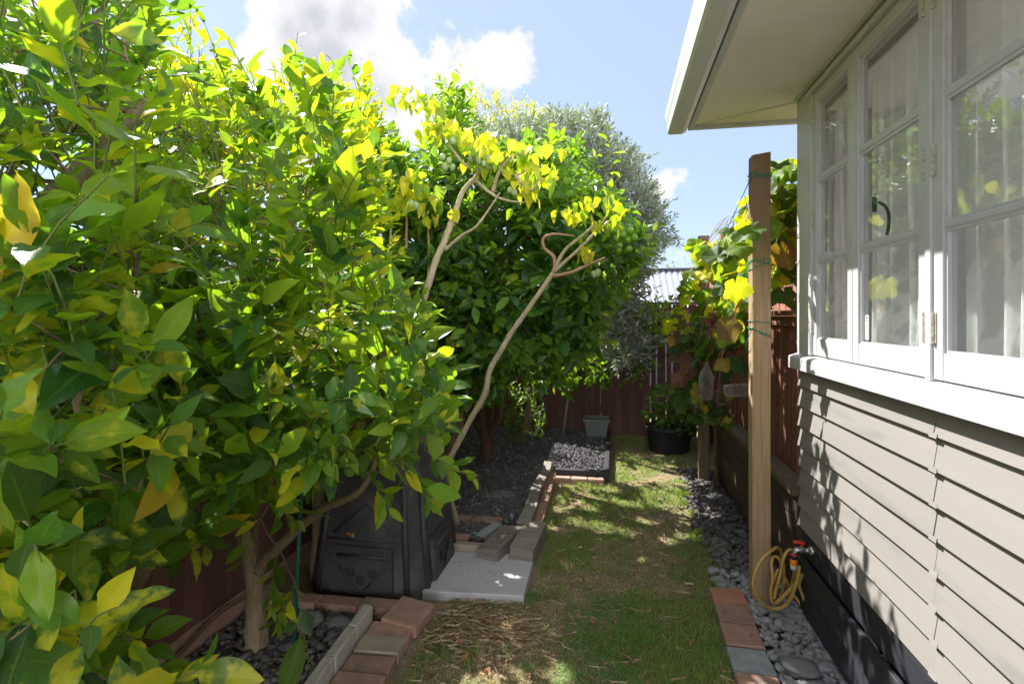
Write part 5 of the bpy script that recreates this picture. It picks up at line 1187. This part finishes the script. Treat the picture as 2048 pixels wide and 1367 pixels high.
orange(b2, [[b2, at(972, 880, Y=5.65), at(960, 820, Y=5.7), at(955, 720, Y=5.7), at(980, 560, Y=5.7), at(1010, 420, Y=5.6)], [at(975, 875, Y=5.65), at(1000, 830, Y=5.6), at(1000, 760, Y=5.55), at(1060, 640, Y=5.4), at(1130, 520, Y=5.2)], [at(972, 880, Y=5.65), at(990, 800, Y=5.65), at(975, 740, Y=5.6), at(1000, 600, Y=5.6)], [at(970, 875, Y=5.65), at(935, 810, Y=5.65), at(930, 720, Y=5.6)]], [[.075, .062, .05, .045, .035, .02], [.04, .034, .03, .025, .015], [.03, .028, .02, .014], [.03, .025, .02]],
       [(880, 300), (900, 190), (935, 200), (960, 290), (1020, 330), (1100, 300), (1160, 310), (1190, 400), (1240, 430), (1270, 470), (1275, 530), (1230, 580), (1190, 660), (1150, 730), (1080, 770), (1030, 770), (985, 790), (940, 780), (900, 640), (870, 480)], lambda x, y: 4.1 + .0022 * abs(x - 1030) * .6 + .0012 * max(0, 450 - y), 1.7, 1250,
       'broad dark orange tree with brown multi-stemmed trunk in the lava gravel', [(915, 185, 4.8), (925, 210, 4.8), (900, 240, 4.7), (1225, 300, 4.9), (960, 290, 4.7), (1060, 310, 4.7), (1120, 290, 4.8)], Vector((-.75, 5.6, 1.7)),
       [at(895, 813, Y=5.2)] + [at(x, y, Y=4.4) for x, y in [(1105, 437), (1148, 440), (1178, 442), (960, 652), (975, 655), (988, 655), (1060, 470), (1080, 395)]] + [at(x + random.uniform(-3, 3), y, Y=4.35) for x, y in [(1218, 452), (1225, 462), (1238, 458), (1230, 478), (1245, 470), (1256, 480), (1262, 462), (1270, 475), (1240, 492), (1225, 490), (1212, 470), (1258, 498), (1233, 500)]], 'barkred')

# --- silver leaved tree, pale shrub, small dark shrub, back citrus
b3 = Vector((-1.15, 7.0, 0)); t = empty('silver_tree', b3, label='silvery grey-leaved feijoa or olive behind the orange trees near the back fence', cat='tree')
TR = [[b3, at(1067, 780, Y=7.0), at(1070, 700, Y=7.0), at(1100, 560, Y=6.9), at(1150, 420, Y=6.8)], [at(1068, 760, Y=7.0), at(1140, 740, Y=6.9), at(1230, 700, Y=6.6), at(1280, 640, Y=6.4)]]
trunk(t, TR[0], [.062, .058, .05, .04, .02], MT['bark']); trunk(t, TR[1], [.03, .025, .02, .012], MT['bark'], 'limb')
poly = [(960, 260), (1000, 280), (1080, 250), (1130, 240), (1170, 255), (1200, 245), (1220, 290), (1265, 330), (1290, 390), (1325, 450), (1325, 500), (1290, 520), (1275, 580), (1270, 640), (1290, 690), (1260, 730), (1200, 700), (1170, 600), (1100, 420), (980, 380)]
pts = volume(poly, lambda x, y: 5.9, lambda x, y: 7.3, 2200, lambda p: p.y < 7.4 or p.z > 1.9, .8)
sh = axes_for(pts, Vector((-.6, 6.9, 2.2)), .45, .6, .35)
P, Dd, Nn, S, T, tw = shoots_to_leaves(sh, 17, .22, .068, (30, 60), .2, .3, .4, .2, .3)
cols = palette(len(P), [(.115, .15, .152), (.155, .195, .195), (.072, .098, .096), (.21, .25, .25)], [5, 4, 3, 1.2], .12)
put_leaves(t, P, Dd, Nn, S, cols, np.zeros(len(P)), OV, OV, MT['olive']); branches(t, TR, [s_[0] for s_ in sh], MT['bark'], tw, MT['stakewood'], .002, .03)
b4 = Vector((-1.4, 9.3, 0)); t = empty('pale_shrub', b4, label='pale yellow and russet leaved tree top showing beyond the silver tree', cat='tree')
TR = [[b4, b4 + Vector((0, 0, 2)), b4 + Vector((.1, 0, 3.6))]]; trunk(t, TR[0], [.09, .07, .04], MT['bark'])
pts = volume([(900, 225), (950, 195), (1000, 205), (1040, 225), (1080, 222), (1108, 245), (1115, 290), (1050, 420), (920, 420)], 8.6, 9.8, 420)
sh = axes_for(pts, Vector((-1.4, 9.3, 4)), .5, .6, .4); P, Dd, Nn, S, T, tw = shoots_to_leaves(sh, 13, .28, .075, (30, 65), .1, .3, .4)
cols = palette(len(P), [(.34, .33, .10), (.24, .25, .08), (.33, .15, .06), (.12, .14, .05)], [5, 3, 1.2, 2]); put_leaves(t, P, Dd, Nn, S, cols, np.zeros(len(P)), OV, OV, MT['citrus'], 200); branches(t, TR, [s_[0] for s_ in sh], MT['bark'], tw, MT['bark'], .003, .04)
b5 = Vector((-1.03, 6.35, .04)); t = empty('small_shrub', b5, label='low dark glossy shrub in the gravel left of the leaning poles', cat='shrub')
pts = volume([(1010, 850), (1015, 800), (1040, 780), (1062, 800), (1085, 850), (1080, 885), (1040, 900), (1010, 890)], 6.0, 6.6, 75, lambda p: p.z > .06)
sh = axes_for(pts, Vector((-1.03, 6.35, .05)), .7, .6, .3); P, Dd, Nn, S, T, tw = shoots_to_leaves(sh, 12, .16, .048, (30, 60), .1, .4, .3)
cols = palette(len(P), [DEEP, GREEN, MID, (.25, .3, .08)], [5, 4, 2, .5]); put_leaves(t, P, Dd, Nn, S, cols, np.zeros(len(P)), OV, OV, MT['citrus'], 150)
branches(t, [[b5, b5 + Vector((0, 0, .12)), b5 + Vector((0, 0, .25))]], [s_[0] for s_ in sh], MT['barkred'], tw, MT['twig'], .0016, .012)
b6 = Vector((.12, 7.3, 0)); t = empty('hanging_citrus', b6, label='fresh green branches hanging over the slatted back fence right of the silver tree', cat='tree')
TR = [[Vector((.2, 8.0, 0)), Vector((.2, 8.0, 1.4)), Vector((.25, 7.8, 2.0))]]; trunk(t, TR[0], [.05, .045, .02], MT['bark'])
pts = volume([(1180, 700), (1270, 620), (1290, 590), (1330, 600), (1345, 640), (1320, 690), (1290, 730), (1240, 760), (1100, 760), (1110, 700)], 6.5, 7.2, 110)
sh = axes_for(pts, Vector((.1, 7.4, 1.5)), .1, .5, .4, (0, -.3, 0)); P, Dd, Nn, S, T, tw = shoots_to_leaves(sh, 9, .2, .09, (35, 75), .6, .5, .35)
cols = palette(len(P), [DEEP, GREEN, MID, LIME], [3, 5, 4, .4]); put_leaves(t, P, Dd, Nn, S, cols, np.zeros(len(P)), CC, CC, MT['citrus'], 200); branches(t, TR, [s_[0] for s_ in sh], MT['bark'], tw, MT['twig'], .002, .02)
# distant tree tops
b7 = Vector((2.2, 22, 0)); t = empty('distant_tree', b7, label='faint distant tree top just above the corrugated roof ridge', cat='tree')
trunk(t, [b7, b7 + Vector((0, 0, 2)), b7 + Vector((0, 0, 3.2))], [.2, .15, .05], MT['bark'])
pts = [b7 + Vector((random.gauss(-.3, 1.5), random.gauss(0, .8), 2.2 + abs(random.gauss(0, .7)))) for _ in range(260)]
sh = axes_for(pts, b7 + Vector((0, 0, 2)), .5, .6, .4); P, Dd, Nn, S, T, tw = shoots_to_leaves(sh, 8, .35, .12, (30, 65), .1, .3, .4)
put_leaves(t, P, Dd, Nn, S, palette(len(P), [(.10, .13, .07), (.13, .16, .09)], [1, 1]), np.zeros(len(P)), OV, OV, MT['olive'], 0); branches(t, [[b7, b7 + Vector((0, 0, 1.5)), b7 + Vector((0, 0, 2.6))]], [s_[0] for s_ in sh], MT['bark'], None, None, .004, .05)

# --- tamarillos
def lobes(root, tips, nl, size, rad, cw):
    Pp = []; Dd = []; Nn = []; S = []
    for tp_ in tips:
        for _ in range(nl):
            q = Vector(tp_) + Vector((random.gauss(0, rad), random.gauss(0, rad), random.gauss(0, rad * .6))); Pp.append(q)
            a = random.uniform(0, 6.28); d = Vector((math.cos(a) * .6, math.sin(a) * .6, random.uniform(-1.1, -.2))); Dd.append(d); Nn.append(Vector((random.gauss(0, .5), random.gauss(0, .5), 1))); S.append(size * random.uniform(.7, 1.3))
    Pp, Dd, Nn, S = map(np.array, (Pp, Dd, Nn, S)); cols = palette(len(Pp), [(.50, .46, .02), (.56, .45, .02), LIME, (.16, .22, .04)], cw)
    put_leaves(root, Pp, Dd, Nn, S, cols, np.where(rng.random(len(Pp)) < .2, .5, 0.), TF_, TF_, MT['tamleaf'])
b8 = Vector((-1.50, 3.72, 0)); t = empty('tamarillo_tree', b8, label='leaning tamarillo with a long bare pale trunk sweeping up to the right', cat='tree')
Y8 = 3.72; tr1 = [b8, at(845, 1000, Y=Y8), at(872, 955, Y=Y8), at(900, 915, Y=Y8), at(941, 838, Y=Y8), at(969, 790, Y=Y8), at(979, 742, Y=Y8), at(1000, 704, Y=Y8), at(1024, 663, Y=Y8), at(1058, 615, Y=3.7), at(1106, 546, Y=3.68)]
trunk(t, tr1, [.026, .023, .021, .020, .022, .019, .018, .017, .016], MT['barkpale'], knob=26)
br = [[at(1105, 545, Y=3.68), at(1130, 500, Y=3.66), at(1160, 475, Y=3.64), at(1195, 445, Y=3.62)], [at(1108, 542, Y=3.68), at(1150, 505, Y=3.7), at(1185, 470, Y=3.72), at(1215, 430, Y=3.74)], [at(1108, 545, Y=3.68), at(1108, 515, Y=3.66), at(1088, 495, Y=3.64), at(1088, 475, Y=3.62), at(1110, 468, Y=3.6), at(1150, 472, Y=3.6)], [at(1105, 552, Y=3.68), at(1140, 545, Y=3.65), at(1180, 528, Y=3.62), at(1210, 515, Y=3.6)]]
for i, b_ in enumerate(br): trunk(t, b_, [.014, .012, .009, .006], MT['barkpale'] if i < 2 else MT['drytwig'], 'branch', 8, 3)
lobes(t, [at(x, y, Y=3.66) for x, y in [(1165, 430), (1190, 405), (1220, 400), (1235, 430), (1200, 440), (1150, 420), (1180, 500)]], 8, .085, .055, [4, 1.5, 4, 3])
fruit(t, [at(1188, 548, Y=3.6), at(1196, 545, Y=3.6)], .02, MT['tama'], 'tamarillo_fruit', 1.35)
b9 = Vector((-1.12, 3.9, 0)); t = empty('tamarillo_tree', b9, label='upright tamarillo with yellow heart-shaped leaves and hanging green egg-shaped fruit', cat='tree')
Y9 = 3.6; tr2 = [b9, at(838, 760, Y=3.75), at(832, 640, Y=3.65), at(850, 590, Y=Y9), at(872, 520, Y=Y9), at(888, 485, Y=Y9), at(908, 430, Y=Y9), at(925, 385, Y=Y9), at(945, 360, Y=Y9)]
trunk(t, tr2, [.028, .026, .025, .024, .023, .022, .019, .017, .015], MT['barkpale'], knob=20)
br = [[at(890, 500, Y=Y9), at(925, 470, Y=3.55), at(955, 450, Y=3.5), at(1000, 385, Y=3.5)], [at(945, 362, Y=Y9), at(965, 335, Y=Y9), at(985, 338, Y=3.55), at(1030, 350, Y=3.5), at(1060, 335, Y=3.45)], [at(940, 365, Y=Y9), at(955, 345, Y=Y9), at(925, 325, Y=Y9), at(895, 285, Y=Y9), at(870, 260, Y=Y9)], [at(950, 360, Y=Y9), at(980, 385, Y=3.55), at(1010, 400, Y=3.5), at(1050, 405, Y=3.5)], [at(955, 350, Y=Y9), at(965, 310, Y=3.6), at(975, 280, Y=3.6)], [at(1030, 350, Y=3.5), at(1060, 380, Y=3.45), at(1080, 355, Y=3.45)], [at(985, 385, Y=3.55), at(1000, 340, Y=3.5), at(1030, 310, Y=3.5), at(1075, 310, Y=3.5)]]
for b_ in br: trunk(t, b_, [.013, .011, .008, .0045], MT['barkpale'], 'branch', 8, 4)
for (x, y) in [(735, 330), (815, 400), (855, 440), (785, 430)]: trunk(t, [at(x + 5, y + 260, Y=3.8), at(x + random.uniform(-6, 6), y + 140, Y=3.75), at(x + random.uniform(-10, 10), y + 60, Y=3.72), at(x, y, Y=3.7)], [.013, .011, .009, .005], MT['barkpale'] if x < 800 else MT['drytwig'], 'branch', 8, 3)
lobes(t, [at(x, y, Y=3.55) for x, y in [(790, 190), (830, 195), (860, 205), (850, 250), (885, 245), (905, 260), (940, 270), (960, 290), (990, 290), (1010, 320), (1035, 290), (1060, 320), (1080, 300), (1090, 345), (1050, 350), (1000, 300), (955, 320), (820, 370), (840, 355), (860, 385), (790, 390), (735, 380), (760, 395), (870, 410), (1045, 375)]], 11, .095, .065, [5, 2, 3.5, 1.5])
fruit(t, [at(x, y, Y=3.45) for x, y in [(885, 315), (898, 322), (890, 335), (905, 335), (943, 318), (957, 322), (968, 328), (977, 318), (905, 282), (1020, 380), (1028, 384), (998, 318), (822, 408), (832, 412)]], .021, MT['tama'], 'tamarillo_fruit', 1.35)

# --- grapevine
b10 = Vector((.93, 5.3, 0)); t = empty('grapevine', b10, label='grapevine with big lobed yellow, green and purple leaves hanging along the post wires', cat='vine')
poly = [(1500, 410), (1540, 310), (1592, 320), (1600, 480), (1590, 560), (1540, 580), (1520, 640), (1480, 720), (1440, 760), (1470, 840), (1380, 830), (1340, 780), (1355, 720), (1345, 620), (1370, 570), (1365, 540), (1400, 520), (1370, 470), (1440, 480)]
def dv(x, y): return 3.15 + max(0, (1540 - x)) * .0052
pts = volume(poly, dv, lambda x, y: dv(x, y) + .45, 400, lambda p: p.x < 1.12)
pts2 = volume([(1530, 380), (1560, 320), (1598, 320), (1598, 600), (1530, 600)], 3.28, 3.5, 46, lambda p: p.x < 1.15); pts = [p for p in pts if not (1490 < proj(p)[0] < 1600 and proj(p)[2] < 3.32 and random.random() < .8)] + pts2 + [depth_pt(x, y, z) for x, y, z in [(1490, 440, 3.0), (1515, 450, 2.98), (1500, 490, 2.98), (1550, 440, 3.05), (1475, 455, 3.05), (1480, 600, 3.0), (1470, 560, 3.0), (1450, 640, 3.05)]]
P = np.array([p[:] for p in pts]); n = len(P); a = rng.uniform(0, 6.28, n)
Dd = np.column_stack([np.cos(a) * .5 - .2, np.sin(a) * .5 - .2, rng.uniform(-1.1, .0, n)]); Nn = np.column_stack([rng.normal(-.25, .5, n), rng.normal(-.45, .5, n), rng.normal(.7, .4, n)])
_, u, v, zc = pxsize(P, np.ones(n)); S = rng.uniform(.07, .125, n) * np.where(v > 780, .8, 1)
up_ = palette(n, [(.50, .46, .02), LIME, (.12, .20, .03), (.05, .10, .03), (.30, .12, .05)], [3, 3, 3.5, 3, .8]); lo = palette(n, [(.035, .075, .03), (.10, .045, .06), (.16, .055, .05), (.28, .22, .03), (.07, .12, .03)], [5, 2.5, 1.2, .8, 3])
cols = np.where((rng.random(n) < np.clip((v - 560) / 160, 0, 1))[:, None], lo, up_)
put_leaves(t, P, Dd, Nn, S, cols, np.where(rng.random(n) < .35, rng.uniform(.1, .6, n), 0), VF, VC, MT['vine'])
stems = MB(); RO_ = b10
for i in range(70):
    p = pts[rng.integers(n)]; q = Vector((.85 + random.uniform(-.05, .06), p.y + random.uniform(-.3, .3), random.choice([1.62, 2.0, 2.28]) + random.uniform(-.1, .1)))
    stems.tube([v_ - RO_ for v_ in catmull([q, q.lerp(p, .5) + Vector((0, 0, .05)), p], 4)], [.003] * 5 + [.0025, .002, .0018, .0015], 5, False)
stems.build('canes', MT['drytwig'], t, True, kind='stuff')
trunk(t, [b10, b10 + Vector((-.03, -.1, .6)), b10 + Vector((-.05, -.3, 1.2)), Vector((.87, 4.6, 1.62)), Vector((.86, 4.0, 1.9)), Vector((.87, 3.6, 2.2))], [.022, .02, .017, .014, .010, .005], MT['barkred'], knob=10)
# hanging clear bottles in the vine
def bottle(c, r_, h, label, rx, ry):
    b = MB().lathe([(0, 0), (r_ * .9, .004), (r_, .02), (r_, h * .62), (r_ * .55, h * .82), (r_ * .3, h * .88), (r_ * .3, h), (0, h)], sides=20)
    o = b.build('clear_bottle', MT['clear'], None, True, label=label, cat='plastic bottle'); o.location = c; o.rotation_euler = (rx, ry, 0); return o
bottle(at(1412, 798, Y=4.0), .050, .26, 'clear plastic bottle hanging upright in the vine in front of the dark post', .08, .0)
bottle(at(1447, 782, Y=3.85), .045, .22, 'clear plastic bottle lying sideways in the vine next to the tall pine post', .15, 1.45)

# --- plant in the black tub
b11 = Vector((.64, 6.72, .26)); t = empty('potted_plant', b11, label='bushy green plant with small lobed leaves growing in the black tub', cat='plant')
pts = volume([(1300, 860), (1288, 820), (1300, 780), (1330, 765), (1380, 775), (1410, 810), (1415, 860), (1380, 870), (1330, 862)], 6.2, 6.9, 330)
P = np.array([p[:] for p in pts]); n = len(P); a = rng.uniform(0, 6.28, n)
Dd = np.column_stack([np.cos(a), np.sin(a), rng.normal(0, .4, n)]); Nn = np.column_stack([rng.normal(-.2, .4, n), rng.normal(-.6, .4, n), rng.normal(.8, .3, n)])
put_leaves(t, P, Dd, Nn, rng.uniform(.035, .065, n), palette(n, [GREEN, MID, (.13, .22, .05), DEEP], [4, 4, 2, 2]), np.zeros(n), VC, VC, MT['vine'], 200)
branches(t, [[b11, b11 + Vector((0, 0, .1)), b11 + Vector((0, 0, .2))]], pts[:120], MT['twig'], None, None, .0015, .01)

# ------------------------------------------------------------------ lawn blades, clover, litter
def lawn_ok(x, y):
    if y < 3.0: l = -.93 - (y - 2.9) * .05 if y < 2.75 else -.9
    elif y < 3.9: l = -.46
    elif y < 5.3: l = -.55
    elif y < 7.4: l = -.02
    else: return False
    r_ = .53 if y < 3.34 else .66 - .03 * math.sin(y * 3); 
    if y > 5.7: r_ = 1.6
    return l < x < r_ + random.gauss(0, .03)
def green(x, y): return noise.noise(Vector((x * 2.0, y * 1.7, 4.2))) + .55 * noise.noise(Vector((x * 5.5, y * 5, 1.2))) + .3 * noise.noise(Vector((x * 15, y * 15, 7)))
GP = []; GC = []; GH = []
while len(GP) < 95000:
    y = 1.9 + 5.5 * random.random() ** 1.9; x = random.uniform(-1.0, 1.5 if y > 5.7 else .8)
    if not lawn_ok(x, y): continue
    if x > .35 and y > 3.4 and random.random() < .25: continue
    g_ = green(x, y) + (.25 if x > .15 and y < 3.2 else 0) + .0 - (.30 if x < -.35 and y < 2.9 else 0)
    r1 = random.random()
    if g_ > -.08 + random.gauss(0, .12):
        c_ = random.choice([(.18, .31, .06), (.23, .40, .08), (.13, .25, .055), (.31, .42, .11)]); h = random.uniform(.012, .034) * (1 + .5 * max(0, g_))
        if r1 < .16: c_ = (.30, .26, .12)
    else:
        if r1 < .35: continue
        c_ = random.choice([(.50, .42, .28), (.42, .33, .21), (.58, .50, .34), (.26, .26, .13)]); h = random.uniform(.006, .018)
    GP.append((x, y, gz(x, y) - .002)); GC.append(c_); GH.append(h)
for _ in range(70):     # taller tufts, mostly along the edges
    y = 2.0 + 3.6 * random.random() ** 1.5; x = random.choice([.50 if y < 3.34 else .60, .50 if y < 3.34 else .60, -.44 if y > 3 else -.7, random.uniform(-.4, .5)]) + random.gauss(0, .03)
    if not lawn_ok(x, y): continue
    for _ in range(random.randint(14, 40)):
        GP.append((x + random.gauss(0, .014), y + random.gauss(0, .014), 0)); GC.append(random.choice([(.16, .30, .05), (.22, .36, .07), (.34, .34, .12)])); GH.append(random.uniform(.03, .07))
GP = np.array(GP); n = len(GP); GH = np.array(GH); wd = np.where(GP[:, 1] > 4, .0026, .0017)
a = rng.uniform(0, 6.28, n); lean = rng.uniform(.1, 1.3, n); dx = np.cos(a); dy = np.sin(a); sx = -dy * wd; sy = dx * wd
V = np.zeros((n, 5, 3)); 
for k_, (h_, o_, wf) in enumerate([(0, 0, 1), (0, 0, -1), (.6, .35, .8), (.6, .35, -.8), (1, 1, 0)]):
    V[:, k_, 0] = GP[:, 0] + dx * GH * lean * o_ + sx * wf; V[:, k_, 1] = GP[:, 1] + dy * GH * lean * o_ + sy * wf; V[:, k_, 2] = GP[:, 2] + GH * h_ * (1.1 - .45 * lean)
FA = np.array([0, 1, 3, 2, 2, 3, 4]); Lp = (FA[None] + (np.arange(n) * 5)[:, None]).ravel(); Sz = np.tile([4, 3], n)
U = np.tile(np.array([(.5, 0), (.5, 0), (.5, .5), (.5, .5), (.5, 1)]), (n, 1))
link('grass', raw_mesh('grass', V.reshape(-1, 3), Lp, Sz, MT['grass'], uv=U, cols=np.repeat(np.array(GC), 5, 0), mot=np.zeros(n * 5)), kind='stuff')
# clover and small broad weeds
cv = []; 
while len(cv) < 5200:
    x, y = random.uniform(-.55, .5), random.uniform(2.05, 3.15)
    q = noise.noise(Vector((x * 3.1, y * 3.1, 9))) + .5 * noise.noise(Vector((x * 9, y * 9, 2))) + (.4 if -.25 < x < .12 else -.1)
    if q > .12: cv.append((x, y, random.uniform(.006, .024)))
cv = np.array(cv); n = len(cv); rt = leaf_tmpl(2, 2, .95, .6, .3, .1, 0, 0, 0, 1)
a = rng.uniform(0, 6.28, n); Dd = np.column_stack([np.cos(a), np.sin(a), rng.normal(.05, .2, n)]); Nn = np.column_stack([rng.normal(0, .25, n), rng.normal(0, .25, n), np.ones(n)])
p = inst_mesh('x', rt, frames(Dd, Nn) * (rng.uniform(.007, .012, n))[:, None, None], cv, None, palette(n, [(.10, .26, .065), (.14, .33, .075), (.08, .20, .055)], [2, 2, 1]), np.zeros(n))
link('clover', raw_mesh('clover', p[0], p[1], p[2], MT['grass'], uv=p[3], cols=p[4], mot=p[5]), kind='stuff')
# straw and dead clippings heap by the slab
n = 1500; x = rng.normal(-.66, .17, n); y = rng.normal(2.72, .12, n); n2 = 1500; x = np.concatenate([x, rng.uniform(-.95, .5, n2)]); y = np.concatenate([y, rng.uniform(2.05, 5.4, n2)]); n += n2
k = np.array([lawn_ok(a_, b_) and a_ < .5 for a_, b_ in zip(x, y)]); x, y = x[k], y[k]; n = len(x)
a = rng.uniform(0, 6.28, n); l_ = rng.uniform(.012, .04, n); z = np.concatenate([rng.uniform(.008, .03, n)]); V = np.zeros((n, 4, 3))
for k_, (s_, w_) in enumerate([(-1, 1), (1, 1), (1, -1), (-1, -1)]):
    V[:, k_, 0] = x + np.cos(a) * l_ * s_ - np.sin(a) * .0010 * w_; V[:, k_, 1] = y + np.sin(a) * l_ * s_ + np.cos(a) * .0010 * w_; V[:, k_, 2] = z + rng.normal(0, .004, n) * s_
link('straw', raw_mesh('straw', V.reshape(-1, 3), np.arange(n * 4), np.full(n, 4), MT['straw'], uv=np.full((n * 4, 2), .5), cols=np.repeat(palette(n, [(.40, .30, .17), (.50, .40, .26), (.28, .19, .11)], [1, 1, 1]), 4, 0), mot=np.zeros(n * 4)), kind='stuff')
# dry leaves: the larger ones are things, crumbs are stuff
DL = [leaf_tmpl(6, 4, .5, .45, 1.0 + .3 * s_, -.6 + .5 * s_, .12, .9 * (s_ - 1), .1, s_ + 30) for s_ in range(3)]; dlm = [raw_mesh('dry_leaf', d_[0], d_[1].ravel(), [4] * len(d_[1]), MT['dryleaf'], smooth=True) for d_ in DL]
DLL = ['resting on the brick beside the tilted paver', 'nearest to the pavers at the bottom of the picture', 'on bare soil at the lower centre of the lawn', 'among straw to the right of the kerb pavers', 'pale and folded, lying in the clover patch', 'large and dark near the middle of the right lawn edge', 'just right of the timber block', 'beside the large dark one in the middle of the lawn', 'between the slab and the right pavers', 'at the right corner of the nearer timber block', 'on the sunlit far lawn', 'touching the grey timber block at the slab corner',
       'in short grass level with the slab front', 'on the shaded right half of the lawn', 'largest, at the very bottom edge of the picture', 'by the orange paver at the lawn edge', 'in the grass level with the slab middle', 'on bare soil at the bottom left of the lawn', 'on the straw heap in front of the slab', 'beside the row of bricks on the far lawn', 'by the dark pebbles on the far lawn', 'on bare soil in front of the slab corner', 'in the middle of the far lawn', 'in the bright grass near the bottom right']
for i, (px_, py_, s_) in enumerate([(735, 1262, .05), (860, 1345, .07), (940, 1310, .055), (820, 1325, .05), (1175, 1245, .045), (1305, 1075, .05), (1160, 1100, .035), (1310, 1105, .03), (1270, 1160, .03), (1085, 1130, .035), (1215, 1010, .05), (1080, 1100, .04), (1200, 1165, .03), (1330, 1120, .03), (1060, 1365, .06), (1420, 1200, .03), (1120, 1140, .035), (970, 1335, .05), (905, 1290, .05), (1150, 1025, .05), (1340, 1040, .04), (1040, 1260, .04), (1230, 1060, .035), (1260, 1330, .03)]):
    q = at(px_, py_, Z=.02); o = link('dry_leaf', dlm[i % 3], label='curled dry brown leaf ' + DLL[i], cat='leaf', group='dry brown leaves scattered over the lawn')
    o.location = (q.x, q.y, .075 if i == 0 else .022); o.rotation_euler = (random.uniform(-.3, .3), random.uniform(-.4, .4), random.uniform(0, 6.28)); o.scale = (s_,) * 3
q = at(715, 1110, Y=2.93); o = link('dry_leaf', dlm[1], label='dry tan leaf caught on the ledge of the compost bin hatch', cat='leaf'); o.location = (q.x, 2.90, .335); o.rotation_euler = (.2, .1, 1.4); o.scale = (.07,) * 3
parts = []; 
for k in range(3):
    m_ = 260; X = []; 
    while len(X) < m_:
        x, y = random.uniform(-1.9, .95), random.uniform(2.0, 7.4)
        X.append((x, y, .035 if x < -.7 and y > 3.6 else .014))
    X = np.array(X); parts.append(inst_mesh('x', DL[k], rand_rot(m_, .4) * rng.uniform(.012, .035, m_)[:, None, None], X + np.array([0, 0, .01]), None))
V, Fi, Sz, U, C, Mo = merge(parts); link('leaf_litter', raw_mesh('leaf_litter', V, Fi, Sz, MT['dryleaf'], smooth=True), kind='stuff')
# loose diagonal branches against the left fence
MB().tube(catmull([at(205, 1367, Y=1.95), at(330, 1330, Y=2.1), at(430, 1230, Y=2.35), at(510, 1180, Y=2.5), at(580, 1130, Y=2.6)], 5), .012, 7).build('fallen_branch', MT['barkred'], None, True, label='long dead branch leaning diagonally along the foot of the left fence', cat='branch')
